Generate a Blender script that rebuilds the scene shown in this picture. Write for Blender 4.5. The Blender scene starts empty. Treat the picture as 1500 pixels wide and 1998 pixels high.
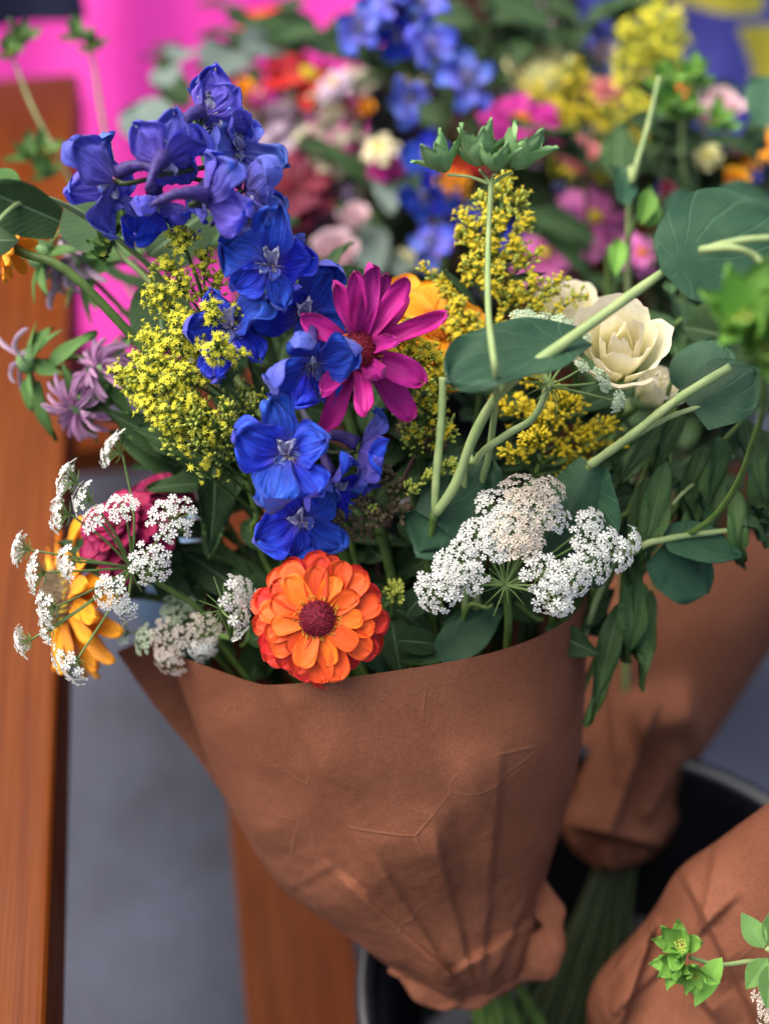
import bpy, math, random
import numpy as np
from mathutils import Vector, Matrix
rnd = random.Random(7)
S = bpy.context.scene
COL = S.collection
RAD = math.radians

# ------------------------------------------------------------------ camera, sky, sun, exposure
PITCH, FPX, CAMZ = RAD(45), 2243.0, 1.09
CAM = Vector((0, 0, CAMZ))
VX = Vector((1, 0, 0))
VU = Vector((0, math.sin(PITCH), math.cos(PITCH)))
VF = Vector((0, math.cos(PITCH), -math.sin(PITCH)))
cd = bpy.data.cameras.new('camera'); cam = bpy.data.objects.new('camera', cd); COL.objects.link(cam)
cam.location = CAM; cam.rotation_euler = (math.pi / 2 - PITCH, 0, 0)
cd.sensor_fit = 'VERTICAL'; cd.sensor_height = 24; cd.lens = 24 * FPX / 1998
cd.clip_start = .01; cd.clip_end = 500
cd.dof.use_dof = True; cd.dof.focus_distance = .548; cd.dof.aperture_fstop = cd.lens / 1000 / .015
S.camera = cam
SUN_AZ, SUN_EL = RAD(-82), RAD(62)          # the bright part of the sky: to the left
w = bpy.data.worlds.new('World'); S.world = w; w.use_nodes = True
nt = w.node_tree; bg = nt.nodes['Background']
sky = nt.nodes.new('ShaderNodeTexSky'); sky.sky_type = 'NISHITA'; sky.sun_disc = False
sky.sun_elevation = SUN_EL; sky.sun_rotation = SUN_AZ
sky.air_density = .8; sky.dust_density = 6; sky.ozone_density = .6
nt.links.new(sky.outputs[0], bg.inputs[0]); bg.inputs[1].default_value = .15
sl = bpy.data.lights.new('sun', 'SUN'); sun = bpy.data.objects.new('sun', sl); COL.objects.link(sun)
sl.energy = 1.5; sl.angle = RAD(65); sl.color = (1, .95, .88)
sd = Vector((math.sin(SUN_AZ) * math.cos(SUN_EL), math.cos(SUN_AZ) * math.cos(SUN_EL), math.sin(SUN_EL)))
sun.rotation_euler = sd.to_track_quat('Z', 'Y').to_euler(); sun.location = (0, 0, 5)
S.view_settings.view_transform = 'Standard'; S.view_settings.look = 'None'
S.view_settings.exposure = 1.1; S.view_settings.gamma = 1
S.render.engine = 'CYCLES'
S.cycles.use_denoising = True
S.cycles.max_bounces = 6; S.cycles.transparent_max_bounces = 4

# ------------------------------------------------------------------ helpers
def P(x, y, d):
    return CAM + VF * d + VX * ((x - 750) / FPX * d) + VU * ((999 - y) / FPX * d)
def D(a, b, c):                       # right, up, towards the camera
    return (VX * a + VU * b - VF * c).normalized()
def frame(loc, N, up=(0, 1, 0), s=1.0):
    Z = D(*N); U = D(*up)
    X = U.cross(Z)
    if X.length < 1e-3: X = VX.copy()
    X.normalize(); Y = Z.cross(X)
    m = Matrix((X, Y, Z)).transposed().to_4x4() @ Matrix.Scale(s, 4)
    m.translation = loc
    return m
RZ = lambda a: Matrix.Rotation(a, 4, 'Z')
RX = lambda a: Matrix.Rotation(a, 4, 'X')
RY = lambda a: Matrix.Rotation(a, 4, 'Y')
T = lambda x, y, z: Matrix.Translation((x, y, z))
WM = {}
def thing(name, label, cat, loc, group=None):
    o = bpy.data.objects.new(name, None); COL.objects.link(o); o.location = loc
    o.empty_display_size = .01
    o['label'] = label; o['category'] = cat
    if group: o['group'] = group
    WM[o.name] = Matrix.Translation(loc); return o
def part(name, me, parent, M=None, kind=None, label=None):
    M = M or Matrix.Identity(4)
    o = bpy.data.objects.new(name, me); COL.objects.link(o); o.parent = parent
    o.matrix_basis = WM[parent.name].inverted() @ M; WM[o.name] = M
    if kind: o['kind'] = kind
    if label: o['label'] = label
    return o
def solo(name, me, label=None, cat=None, kind=None, group=None):
    o = bpy.data.objects.new(name, me); COL.objects.link(o)
    if label: o['label'] = label
    if cat: o['category'] = cat
    if kind: o['kind'] = kind
    if group: o['group'] = group
    WM[o.name] = Matrix.Identity(4); return o

class MB:
    """collects shapes into one mesh"""
    def __init__(s): s.v = []; s.f = []; s.uv = []; s.m = []; s.n = 0
    def add(s, v, f, uv=None, m=0):
        v = np.asarray(v, float)
        s.v.append(v); s.uv.append(np.zeros((len(v), 2)) if uv is None else np.asarray(uv, float))
        for k in f: s.f.append([i + s.n for i in k])
        s.m += ([m] * len(f) if isinstance(m, int) else list(m)); s.n += len(v)
    def grid(s, pts, uv=None, m=0, closed=False):
        r, c = pts.shape[:2]; f = []
        for j in range(r - 1):
            for i in range(c if closed else c - 1):
                i2 = (i + 1) % c
                f.append((j * c + i, j * c + i2, (j + 1) * c + i2, (j + 1) * c + i))
        if uv is None:
            uv = np.stack(np.meshgrid(np.linspace(0, 1, c), np.linspace(0, 1, r)), -1)
        s.add(pts.reshape(-1, 3), f, uv.reshape(-1, 2), m)
    def tube(s, pts, rad, n=7, m=0, cap=True):
        pts = np.asarray([tuple(p) for p in pts], float); k = len(pts)
        rad = np.interp(np.linspace(0, 1, k), np.linspace(0, 1, len(np.atleast_1d(rad))), np.atleast_1d(rad))
        t = np.gradient(pts, axis=0); t /= np.linalg.norm(t, axis=1)[:, None] + 1e-12
        ref = np.array((.31, .57, .76)); ring = np.linspace(0, 2 * math.pi, n, endpoint=False)
        g = np.zeros((k, n, 3))
        for i in range(k):
            a = ref - t[i] * ref.dot(t[i]); a /= np.linalg.norm(a) + 1e-12; b = np.cross(t[i], a); ref = a
            g[i] = pts[i] + rad[i] * (np.cos(ring)[:, None] * a + np.sin(ring)[:, None] * b)
        uv = np.stack(np.meshgrid(np.linspace(0, 1, n), np.linspace(0, 1, k)), -1)
        b0 = s.n; s.grid(g, uv, m, True)
        if cap: s.f.append([b0 + i for i in range(n)][::-1]); s.f.append([b0 + (k - 1) * n + i for i in range(n)]); s.m += [m, m]
    def many(s, tv, tf, mats, m=0):
        """stamp a template (verts, faces) with many 4x4 matrices"""
        tv = np.c_[np.asarray(tv, float), np.ones(len(tv))]
        fm = m if not isinstance(m, int) else [m] * len(tf)
        for M in mats:
            v = (tv @ np.asarray(M).T)[:, :3]
            s.v.append(v); s.uv.append(np.zeros((len(v), 2)))
            n = s.n
            for k in tf: s.f.append([i + n for i in k])
            s.m += fm; s.n += len(v)
    def mesh(s, name, mats, smooth=True):
        me = bpy.data.meshes.new(name)
        me.from_pydata(np.concatenate(s.v).tolist(), [], s.f)
        uv = np.concatenate(s.uv); ul = me.uv_layers.new(name='UVMap')
        li = np.empty(len(me.loops), np.int32); me.loops.foreach_get('vertex_index', li)
        ul.data.foreach_set('uv', uv[li].ravel().astype(np.float32))
        for k in (mats if isinstance(mats, (list, tuple)) else [mats]): me.materials.append(k)
        me.polygons.foreach_set('material_index', np.array(s.m, np.int32))
        me.polygons.foreach_set('use_smooth', np.full(len(me.polygons), smooth))
        me.update(); return me

def spline(pts, n=24):
    p = [np.array(tuple(q), float) for q in pts]
    p = [2 * p[0] - p[1]] + p + [2 * p[-1] - p[-2]]
    out = []; segs = len(p) - 3
    for k in range(n + 1):
        x = k / n * segs; i = min(int(x), segs - 1); t = x - i
        a, b, c, d = p[i:i + 4]
        out.append(.5 * ((2 * b) + (c - a) * t + (2 * a - 5 * b + 4 * c - d) * t * t + (3 * b - a - 3 * c + d) * t ** 3))
    return np.array(out)
def tube_mesh(name, pts, rad, mat, n=7, seg=24):
    b = MB(); b.tube(spline(pts, seg), rad, n); return b.mesh(name, mat)
def box_mesh(name, lx, ly, lz, mat, bev=.004):
    import bmesh
    bm = bmesh.new(); bmesh.ops.create_cube(bm, size=1)
    bmesh.ops.scale(bm, vec=(lx, ly, lz), verts=bm.verts)
    bmesh.ops.bevel(bm, geom=bm.edges[:], offset=bev, segments=3, profile=.6, affect='EDGES')
    me = bpy.data.meshes.new(name); bm.to_mesh(me); bm.free(); me.materials.append(mat)
    for p in me.polygons: p.use_smooth = False
    return me

# ------------------------------------------------------------------ materials
class NT:
    def __init__(s, name):
        s.m = bpy.data.materials.new(name); s.m.use_nodes = True; s.t = s.m.node_tree
        s.b = s.t.nodes['Principled BSDF']; s.o = s.t.nodes['Material Output']
    def n(s, k, **kw):
        x = s.t.nodes.new(k)
        for a, v in kw.items():
            if a.startswith('i_'):
                key = a[2:]; key = int(key) if key.isdigit() else key
                x.inputs[key].default_value = v
            else: setattr(x, a, v)
        return x
    def l(s, a, b): s.t.links.new(a, b)
    def mix(s, fac, a, b, mode='MIX'):
        x = s.n('ShaderNodeMix', data_type='RGBA', blend_type=mode)
        for q, v in ((0, fac), (6, a), (7, b)):
            if hasattr(v, 'links') or isinstance(v, bpy.types.NodeSocket): s.l(v, x.inputs[q])
            elif q == 0: x.inputs[0].default_value = v
            else: x.inputs[q].default_value = (*v[:3], 1)
        return x.outputs[2]
    def ramp(s, src, stops):
        r = s.n('ShaderNodeValToRGB'); e = r.color_ramp.elements
        while len(e) < len(stops): e.new(.5)
        for k, (p, c) in enumerate(stops):
            e[k].position = p; e[k].color = (*c[:3], 1) if not isinstance(c, (int, float)) else (c, c, c, 1)
        s.l(src, r.inputs[0]); return r.outputs[0]
    def noise(s, vec, scale, detail=3, sc=None):
        if sc:
            mp = s.n('ShaderNodeMapping'); mp.inputs['Scale'].default_value = sc; s.l(vec, mp.inputs[0]); vec = mp.outputs[0]
        x = s.n('ShaderNodeTexNoise'); x.inputs['Scale'].default_value = scale; x.inputs['Detail'].default_value = detail
        s.l(vec, x.inputs['Vector']); return x.outputs['Fac']
    def bump(s, h, st, dist=.001):
        x = s.n('ShaderNodeBump'); x.inputs['Strength'].default_value = st; x.inputs['Distance'].default_value = dist
        s.l(h, x.inputs['Height']); s.l(x.outputs[0], s.b.inputs['Normal']); return x.outputs[0]
    def translucent(s, col, f):
        tr = s.n('ShaderNodeBsdfTranslucent'); mx = s.n('ShaderNodeMixShader'); mx.inputs[0].default_value = f
        if isinstance(col, bpy.types.NodeSocket): s.l(col, tr.inputs[0])
        else: tr.inputs[0].default_value = (*col, 1)
        s.l(s.b.outputs[0], mx.inputs[1]); s.l(tr.outputs[0], mx.inputs[2]); s.l(mx.outputs[0], s.o.inputs[0])

def petal_mat(name, base, mid, tip, vein=.35, rough=.55, trans=.25, veincol=None, vs=26, bump=.5, stops=(.0, .45, 1)):
    q = NT(name); uv = q.n('ShaderNodeUVMap').outputs[0]; sp = q.n('ShaderNodeSeparateXYZ'); q.l(uv, sp.inputs[0])
    c = q.ramp(sp.outputs[1], [(stops[0], base), (stops[1], mid), (stops[2], tip)])
    v = q.noise(uv, vs * .8, 3, (1, .10, 1))
    oi = q.n('ShaderNodeObjectInfo').outputs['Random']
    pos = q.n('ShaderNodeNewGeometry').outputs['Position']
    big = q.noise(pos, 220, 3)
    c2 = q.mix(q.ramp(v, [(.44, 0), (.60, vein)]), c, veincol or tuple(k * .45 for k in mid))
    hs = q.n('ShaderNodeHueSaturation'); q.l(c2, hs.inputs['Color'])
    mr = q.n('ShaderNodeMapRange'); q.l(oi, mr.inputs[0]); mr.inputs[3].default_value = .78; mr.inputs[4].default_value = 1.18
    q.l(mr.outputs[0], hs.inputs['Value'])
    mh = q.n('ShaderNodeMapRange'); q.l(oi, mh.inputs[0]); mh.inputs[3].default_value = .49; mh.inputs[4].default_value = .51
    q.l(mh.outputs[0], hs.inputs['Hue'])
    c3 = q.mix(q.ramp(big, [(.35, 0), (.75, .35)]), hs.outputs[0], tuple(k * .7 for k in mid), 'MIX')
    q.l(c3, q.b.inputs['Base Color']); q.b.inputs['Roughness'].default_value = rough
    q.b.inputs['Specular IOR Level'].default_value = .25
    if 'Sheen Weight' in q.b.inputs: q.b.inputs['Sheen Weight'].default_value = .15
    hm = q.n('ShaderNodeMath', operation='ADD'); q.l(v, hm.inputs[0]); q.l(big, hm.inputs[1])
    q.bump(hm.outputs[0], bump, .0006)
    q.translucent(c3, trans); return q.m
def leaf_mat(name, dark, light, vein=(.2, .32, .16), radial=False, rough=.5, trans=.18, vf=.5):
    q = NT(name); uv = q.n('ShaderNodeUVMap').outputs[0]; sp = q.n('ShaderNodeSeparateXYZ'); q.l(uv, sp.inputs[0])
    pos = q.n('ShaderNodeNewGeometry').outputs['Position']
    n1 = q.noise(pos, 70, 6); oi = q.n('ShaderNodeObjectInfo').outputs['Random']
    c = q.mix(q.ramp(n1, [(.3, 0), (.7, 1)]), dark, light)
    hs = q.n('ShaderNodeHueSaturation'); q.l(c, hs.inputs['Color'])
    mr = q.n('ShaderNodeMapRange'); q.l(oi, mr.inputs[0]); mr.inputs[3].default_value = .75; mr.inputs[4].default_value = 1.25
    q.l(mr.outputs[0], hs.inputs['Value']); c = hs.outputs[0]
    ux = q.n('ShaderNodeMath', operation='SUBTRACT', i_1=.5); q.l(sp.outputs[0], ux.inputs[0])
    if radial:
        uy = q.n('ShaderNodeMath', operation='SUBTRACT', i_1=.14); q.l(sp.outputs[1], uy.inputs[0])
        at = q.n('ShaderNodeMath', operation='ARCTAN2'); q.l(ux.outputs[0], at.inputs[0]); q.l(uy.outputs[0], at.inputs[1])
        wob = q.noise(uv, 2.2, 1); wm = q.n('ShaderNodeMath', operation='MULTIPLY_ADD', i_1=.35); q.l(wob, wm.inputs[0]); q.l(at.outputs[0], wm.inputs[2])
        ml = q.n('ShaderNodeMath', operation='MULTIPLY', i_1=15.0); q.l(wm.outputs[0], ml.inputs[0])
        sn = q.n('ShaderNodeMath', operation='SINE'); q.l(ml.outputs[0], sn.inputs[0])
        vm = q.ramp(sn.outputs[0], [(.86, 0), (1, vf)])
    else:
        ab = q.n('ShaderNodeMath', operation='ABSOLUTE'); q.l(ux.outputs[0], ab.inputs[0])
        mid = q.ramp(ab.outputs[0], [(.012, vf * 1.3), (.03, 0)])
        sl_ = q.n('ShaderNodeMath', operation='MULTIPLY_ADD', i_1=-.7); q.l(ab.outputs[0], sl_.inputs[0]); q.l(sp.outputs[1], sl_.inputs[2])
        ml = q.n('ShaderNodeMath', operation='MULTIPLY', i_1=62.0); q.l(sl_.outputs[0], ml.inputs[0])
        sn = q.n('ShaderNodeMath', operation='SINE'); q.l(ml.outputs[0], sn.inputs[0])
        side = q.ramp(sn.outputs[0], [(.9, 0), (1, vf * .45)])
        vm = q.mix(1, mid, side, 'LIGHTEN')
    c = q.mix(vm, c, vein)
    q.l(c, q.b.inputs['Base Color']); q.b.inputs['Roughness'].default_value = rough + .1
    q.b.inputs['Specular IOR Level'].default_value = .22
    hm = q.n('ShaderNodeMath', operation='MULTIPLY_ADD', i_1=-1.0); q.l(vm, hm.inputs[0]); q.l(n1, hm.inputs[2])
    q.bump(hm.outputs[0], .6, .0012); q.translucent(c, trans); return q.m
def flat_mat(name, col, rough=.5, var=.35, scale=300, trans=0, bump=.3, spec=.3, col2=None, sc=None):
    q = NT(name); pos = q.n('ShaderNodeNewGeometry').outputs['Position']
    n = q.noise(pos, scale, 3, sc); c = q.mix(q.ramp(n, [(.3, 0), (.7, 1)]), col, col2 or tuple(k * (1 - var) for k in col))
    q.l(c, q.b.inputs['Base Color']); q.b.inputs['Roughness'].default_value = rough; q.b.inputs['Specular IOR Level'].default_value = spec
    if bump: q.bump(n, bump, .0008)
    if trans: q.translucent(c, trans)
    return q.m
def paper_mat():
    q = NT('kraft_paper'); tc = q.n('ShaderNodeNewGeometry').outputs['Position']
    fib = q.noise(tc, 900, 5); fib2 = q.noise(tc, 1500, 2, (.16, 1, 1)); blot = q.noise(tc, 16, 4); spk = q.noise(tc, 260, 3)
    c = q.mix(q.ramp(blot, [(.3, 0), (.7, 1)]), (.160, .058, .029), (.218, .082, .045))
    c = q.mix(q.ramp(fib, [(.38, .0), (.7, .42)]), c, (.082, .026, .012))
    c = q.mix(q.ramp(fib2, [(.5, .0), (.75, .35)]), c, (.26, .11, .06))
    c = q.mix(q.ramp(spk, [(.58, 0), (.76, .3)]), c, (.085, .032, .02))
    q.l(c, q.b.inputs['Base Color']); q.b.inputs['Roughness'].default_value = .82; q.b.inputs['Specular IOR Level'].default_value = .12
    uvn = q.n('ShaderNodeUVMap').outputs[0]; su = q.n('ShaderNodeSeparateXYZ'); q.l(uvn, su.inputs[0])
    wv = q.n('ShaderNodeTexNoise'); wv.inputs['Scale'].default_value = 18; q.l(tc, wv.inputs['Vector'])
    ad = q.n('ShaderNodeMix', data_type='RGBA', blend_type='ADD'); ad.inputs[0].default_value = .035; q.l(tc, ad.inputs[6]); q.l(wv.outputs['Color'], ad.inputs[7])
    fac = None
    for sc_, wt in ((26, 1.0), (62, .45), (130, .2)):
        vo = q.n('ShaderNodeTexVoronoi', feature='F1'); vo.inputs['Scale'].default_value = sc_; q.l(ad.outputs[2], vo.inputs['Vector'])
        m1 = q.n('ShaderNodeMath', operation='MULTIPLY', i_1=wt); q.l(vo.outputs['Distance'], m1.inputs[0])
        if fac is None: fac = m1.outputs[0]
        else:
            m2 = q.n('ShaderNodeMath', operation='ADD'); q.l(fac, m2.inputs[0]); q.l(m1.outputs[0], m2.inputs[1]); fac = m2.outputs[0]
    amt = q.ramp(su.outputs[1], [(.05, .10), (.35, .28), (.75, 1.0)])
    cm = q.n('ShaderNodeMath', operation='MULTIPLY'); q.l(fac, cm.inputs[0]); q.l(amt, cm.inputs[1]); cr = cm.outputs[0]
    # crisp crease lines, worn a little paler
    ed = q.n('ShaderNodeTexVoronoi', feature='DISTANCE_TO_EDGE'); ed.inputs['Scale'].default_value = 17; ed.inputs['Randomness'].default_value = 1.0; q.l(tc, ed.inputs['Vector'])
    ln = q.ramp(ed.outputs['Distance'], [(.0, 1.0), (.016, 0.0)]); br = q.ramp(q.noise(tc, 22, 2), [(.47, 0), (.62, 1)])
    l2 = q.n('ShaderNodeMath', operation='MULTIPLY'); q.l(ln, l2.inputs[0]); q.l(br, l2.inputs[1])
    l3 = q.n('ShaderNodeMath', operation='MULTIPLY', i_1=.13); q.l(l2.outputs[0], l3.inputs[0])
    c = q.mix(l3.outputs[0], c, (.36, .19, .12)); q.l(c, q.b.inputs['Base Color'])
    l4 = q.n('ShaderNodeMath', operation='MULTIPLY_ADD', i_1=.10); q.l(l2.outputs[0], l4.inputs[0]); q.l(cr, l4.inputs[2]); cr = l4.outputs[0]
    hm = q.n('ShaderNodeMath', operation='MULTIPLY_ADD', i_1=.03); q.l(fib, hm.inputs[0]); q.l(cr, hm.inputs[2])
    q.bump(hm.outputs[0], .7, .0055); q.translucent(c, .08); return q.m
def wood_mat():
    q = NT('stained_wood'); tc = q.n('ShaderNodeTexCoord').outputs['Object']
    g = q.noise(tc, 14, 5, (9, .35, 9)); g2 = q.noise(tc, 90, 3, (7, .12, 7)); bl = q.noise(tc, 6, 3, (1, .6, 1))
    c = q.mix(q.ramp(g, [(.3, 0), (.7, 1)]), (.092, .018, .002), (.165, .041, .004))
    c = q.mix(q.ramp(g2, [(.45, 0), (.75, .5)]), c, (.04, .007, .0015))
    c = q.mix(q.ramp(bl, [(.45, 0), (.75, .5)]), c, (.09, .019, .003))
    q.l(c, q.b.inputs['Base Color'])
    rg = q.ramp(q.noise(tc, 30, 4, (1, .5, 1)), [(.3, .3), (.7, .5)]); q.l(rg, q.b.inputs['Roughness'])
    q.b.inputs['Specular IOR Level'].default_value = .10
    q.b.inputs['Coat Weight'].default_value = .0; q.b.inputs['Coat Roughness'].default_value = .3
    q.bump(g2, .25, .001); return q.m
def ground_mat():
    q = NT('grey_concrete'); tc = q.n('ShaderNodeNewGeometry').outputs['Position']
    a = q.noise(tc, 7, 5); b = q.noise(tc, 60, 5); d = q.noise(tc, 1.3, 3)
    c = q.mix(q.ramp(a, [(.35, 0), (.65, 1)]), (.009, .013, .024), (.035, .047, .078))
    c = q.mix(q.ramp(b, [(.4, 0), (.75, .5)]), c, (.022, .024, .032))
    c = q.mix(q.ramp(d, [(.4, 0), (.6, .5)]), c, (.085, .088, .120))
    q.l(c, q.b.inputs['Base Color']); q.b.inputs['Roughness'].default_value = .75; q.bump(b, .5, .004); return q.m
def cloth_mat(name, col, col2):
    q = NT(name); tc = q.n('ShaderNodeNewGeometry').outputs['Position']
    n = q.noise(tc, 9, 3); wv = q.noise(tc, 1500, 1)
    c = q.mix(q.ramp(n, [(.35, 0), (.65, 1)]), col, col2)
    q.l(c, q.b.inputs['Base Color']); q.b.inputs['Roughness'].default_value = .8
    q.b.inputs['Sheen Weight'].default_value = .3; q.bump(wv, .3, .0005); return q.m

M = {}
M['paper'] = paper_mat(); M['wood'] = wood_mat(); M['ground'] = ground_mat()
M['bucket'] = flat_mat('black_plastic', (.008, .009, .014), .32, .4, 40, spec=.5, bump=.1)
M['water'] = NT('dark_water').m; _w = M['water'].node_tree.nodes['Principled BSDF']
_w.inputs['Base Color'].default_value = (.01, .014, .012, 1); _w.inputs['Roughness'].default_value = .06
M['pinkcloth'] = cloth_mat('pink_cloth', (.86, .035, .46), (.78, .022, .38))
M['navycloth'] = cloth_mat('navy_cloth', (.008, .012, .04), (.012, .02, .06))
M['violet'] = cloth_mat('violet_cloth', (.05, .05, .36), (.085, .085, .46)); M['yellow'] = cloth_mat('yellow_cloth', (.74, .66, .06), (.66, .55, .03))
M['paleclo'] = cloth_mat('pale_pink_cloth', (.62, .42, .40), (.55, .36, .35)); M['bluebox'] = flat_mat('pale_blue_plastic', (.35, .52, .68), .4, .1, 20)
M['stem'] = flat_mat('stem_green', (.11, .19, .042), .5, .35, 120, .1, col2=(.065, .12, .024))
M['stempale'] = flat_mat('stem_pale_green', (.34, .42, .17), .45, .3, 90, .15, col2=(.22, .33, .12))
M['stemdark'] = flat_mat('stem_dark', (.035, .052, .014), .5, .4, 120)  # pedicel tone; on bouquet stems it carries the bucket's shade as colour
M['stemred'] = flat_mat('stem_reddish', (.13, .055, .06), .5, .4, 120)
M['stemwet'] = flat_mat('stem_wet', (.11, .15, .03), .3, .5, 60, col2=(.05, .08, .015))
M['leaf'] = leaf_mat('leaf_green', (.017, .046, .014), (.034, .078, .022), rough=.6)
M['leafo'] = leaf_mat('leaf_olive', (.035, .082, .022), (.06, .118, .034), (.14, .22, .09), vf=.6)
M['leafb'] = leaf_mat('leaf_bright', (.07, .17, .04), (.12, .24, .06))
M['bup'] = leaf_mat('leaf_bluegreen', (.020, .068, .036), (.044, .104, .050), (.075, .165, .09), True, .5, .2, .26)
M['bupu'] = leaf_mat('leaf_bluegreen_under', (.035, .088, .058), (.055, .12, .08), (.10, .19, .13), True, .6, .12, .3)
M['bract'] = leaf_mat('bract_green', (.17, .34, .13), (.28, .46, .19), (.22, .38, .2), False, .5, .3, .3)
M['bractb'] = leaf_mat('bract_bright', (.14, .34, .05), (.22, .44, .08), (.3, .5, .14), False, .5, .3, .3)
M['euca'] = leaf_mat('leaf_grey_green', (.12, .17, .14), (.17, .22, .19), (.2, .27, .22), False, .65, .1, .3)
M['delf'] = petal_mat('delphinium_blue', (.16, .12, .60), (.022, .06, .74), (.045, .16, .92), .7, .55, .34, (.016, .012, .30), 22, 1.4, (.0, .34, 1))
M['delb'] = petal_mat('delphinium_violet', (.10, .06, .38), (.15, .125, .64), (.13, .16, .78), .5, .55, .3, (.05, .03, .26), 24, 1.3)
M['delp'] = petal_mat('delphinium_pale', (.16, .12, .55), (.20, .22, .80), (.12, .28, .92), .4, .5, .3, (.1, .08, .5), 22, .8)
M['bee'] = petal_mat('delphinium_eye', (.28, .22, .55), (.55, .52, .72), (.72, .74, .80), .6, .6, .3, (.25, .2, .6), 20, .6)
M['hair'] = flat_mat('pale_hair', (.68, .68, .56), .7, .2, 500, .2, 0)
M['spur'] = flat_mat('spur_violet', (.055, .03, .20), .55, .5, 500, bump=.8, col2=(.03, .022, .09))
M['zor'] = petal_mat('zinnia_orange', (.74, .08, .006), (.84, .128, .007), (.86, .15, .010), .35, .5, .22, (.75, .07, .008), 16)
M['zorr'] = petal_mat('zinnia_redorange', (.60, .03, .008), (.76, .044, .012), (.76, .05, .02), .35, .5, .22, (.66, .035, .01), 16)
M['zorm'] = petal_mat('zinnia_mid_orange', (.66, .05, .008), (.80, .075, .010), (.82, .085, .015), .35, .5, .22, (.7, .05, .008), 16)
M['zmag'] = petal_mat('zinnia_magenta', (.30, .004, .14), (.52, .01, .26), (.58, .016, .30), .4, .5, .22, (.33, .004, .17), 14)
M['zcrim'] = petal_mat('zinnia_crimson', (.18, .0015, .028), (.36, .003, .075), (.42, .005, .10), .3, .55, .2, (.2, .002, .04), 14)
M['yelor'] = petal_mat('petal_yellow_orange', (.70, .16, .004), (.86, .33, .006), (.88, .40, .01), .3, .5, .25, (.7, .2, .005), 14)
M['cream'] = petal_mat('petal_cream', (.60, .62, .16), (.84, .79, .48), (.88, .81, .62), .10, .55, .42, (.68, .62, .38), 10, .35)
M['creamy'] = petal_mat('petal_cream_yellow', (.62, .62, .16), (.74, .72, .33), (.8, .78, .44), .15, .55, .3, (.6, .6, .2), 10, .3)
M['pink'] = petal_mat('petal_pink', (.5, .08, .3), (.62, .14, .42), (.66, .2, .48), .3, .55, .25)
M['salmon'] = petal_mat('petal_salmon', (.55, .11, .13), (.68, .2, .22), (.72, .26, .28), .25, .55, .25)
M['palepink'] = petal_mat('petal_pale_pink', (.62, .3, .36), (.72, .46, .5), (.76, .55, .58), .2, .55, .25)
M['red'] = petal_mat('petal_red', (.5, .01, .01), (.72, .016, .012), (.76, .03, .016), .25, .5, .2)
M['maroon'] = petal_mat('petal_maroon', (.09, .004, .015), (.17, .008, .03), (.22, .014, .05), .3, .55, .2)
M['mauve'] = petal_mat('petal_mauve', (.48, .30, .42), (.60, .44, .56), (.68, .55, .66), .3, .55, .25)
M['monarda'] = petal_mat('monarda_lilac', (.46, .18, .42), (.62, .34, .56), (.70, .48, .66), .35, .55, .25)
M['white'] = flat_mat('lace_white', (.82, .82, .76), .6, .06, 500, .3, 0)
M['whitet'] = flat_mat('lace_tan', (.62, .53, .42), .6, .25, 400, .25, 0, col2=(.74, .68, .58))
M['whiteg'] = flat_mat('lace_green', (.42, .56, .34), .6, .2, 500, .25, 0, col2=(.62, .7, .5))
M['lgreen'] = flat_mat('lace_stalk', (.17, .27, .08), .55, .3, 300, .15, 0)
M['gold'] = flat_mat('goldenrod_yellow', (.82, .74, .045), .6, .2, 500, .25, 0, col2=(.74, .72, .06))
M['golddeep'] = flat_mat('goldenrod_deep', (.74, .57, .022), .6, .25, 500, .25, 0, col2=(.66, .54, .03))
M['goldg'] = flat_mat('goldenrod_bud', (.56, .60, .10), .6, .3, 500, .2, 0, col2=(.38, .46, .08))
M['eye'] = flat_mat('zinnia_eye', (.22, .005, .022), .7, .6, 700, bump=.8, col2=(.08, .002, .010))
M['anther'] = flat_mat('anther_orange', (.78, .22, .01), .6, .3, 500, .1)
M['anthery'] = flat_mat('anther_gold', (.55, .3, .03), .6, .3, 500, .1)
M['sedum'] = flat_mat('seed_bud_brown', (.10, .06, .035), .7, .5, 300, col2=(.17, .13, .06))

# ------------------------------------------------------------------ setting
b = MB(); n = 61
gx = np.sign(np.linspace(-1, 1, n)) * np.abs(np.linspace(-1, 1, n)) ** 3 * 60
xx, yy = np.meshgrid(gx, gx + .8); b.grid(np.stack([xx, yy, np.zeros_like(xx)], -1))
solo('ground', b.mesh('ground', M['ground']), 'grey concrete ground under the bench and bucket', 'ground', 'structure')

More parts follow.
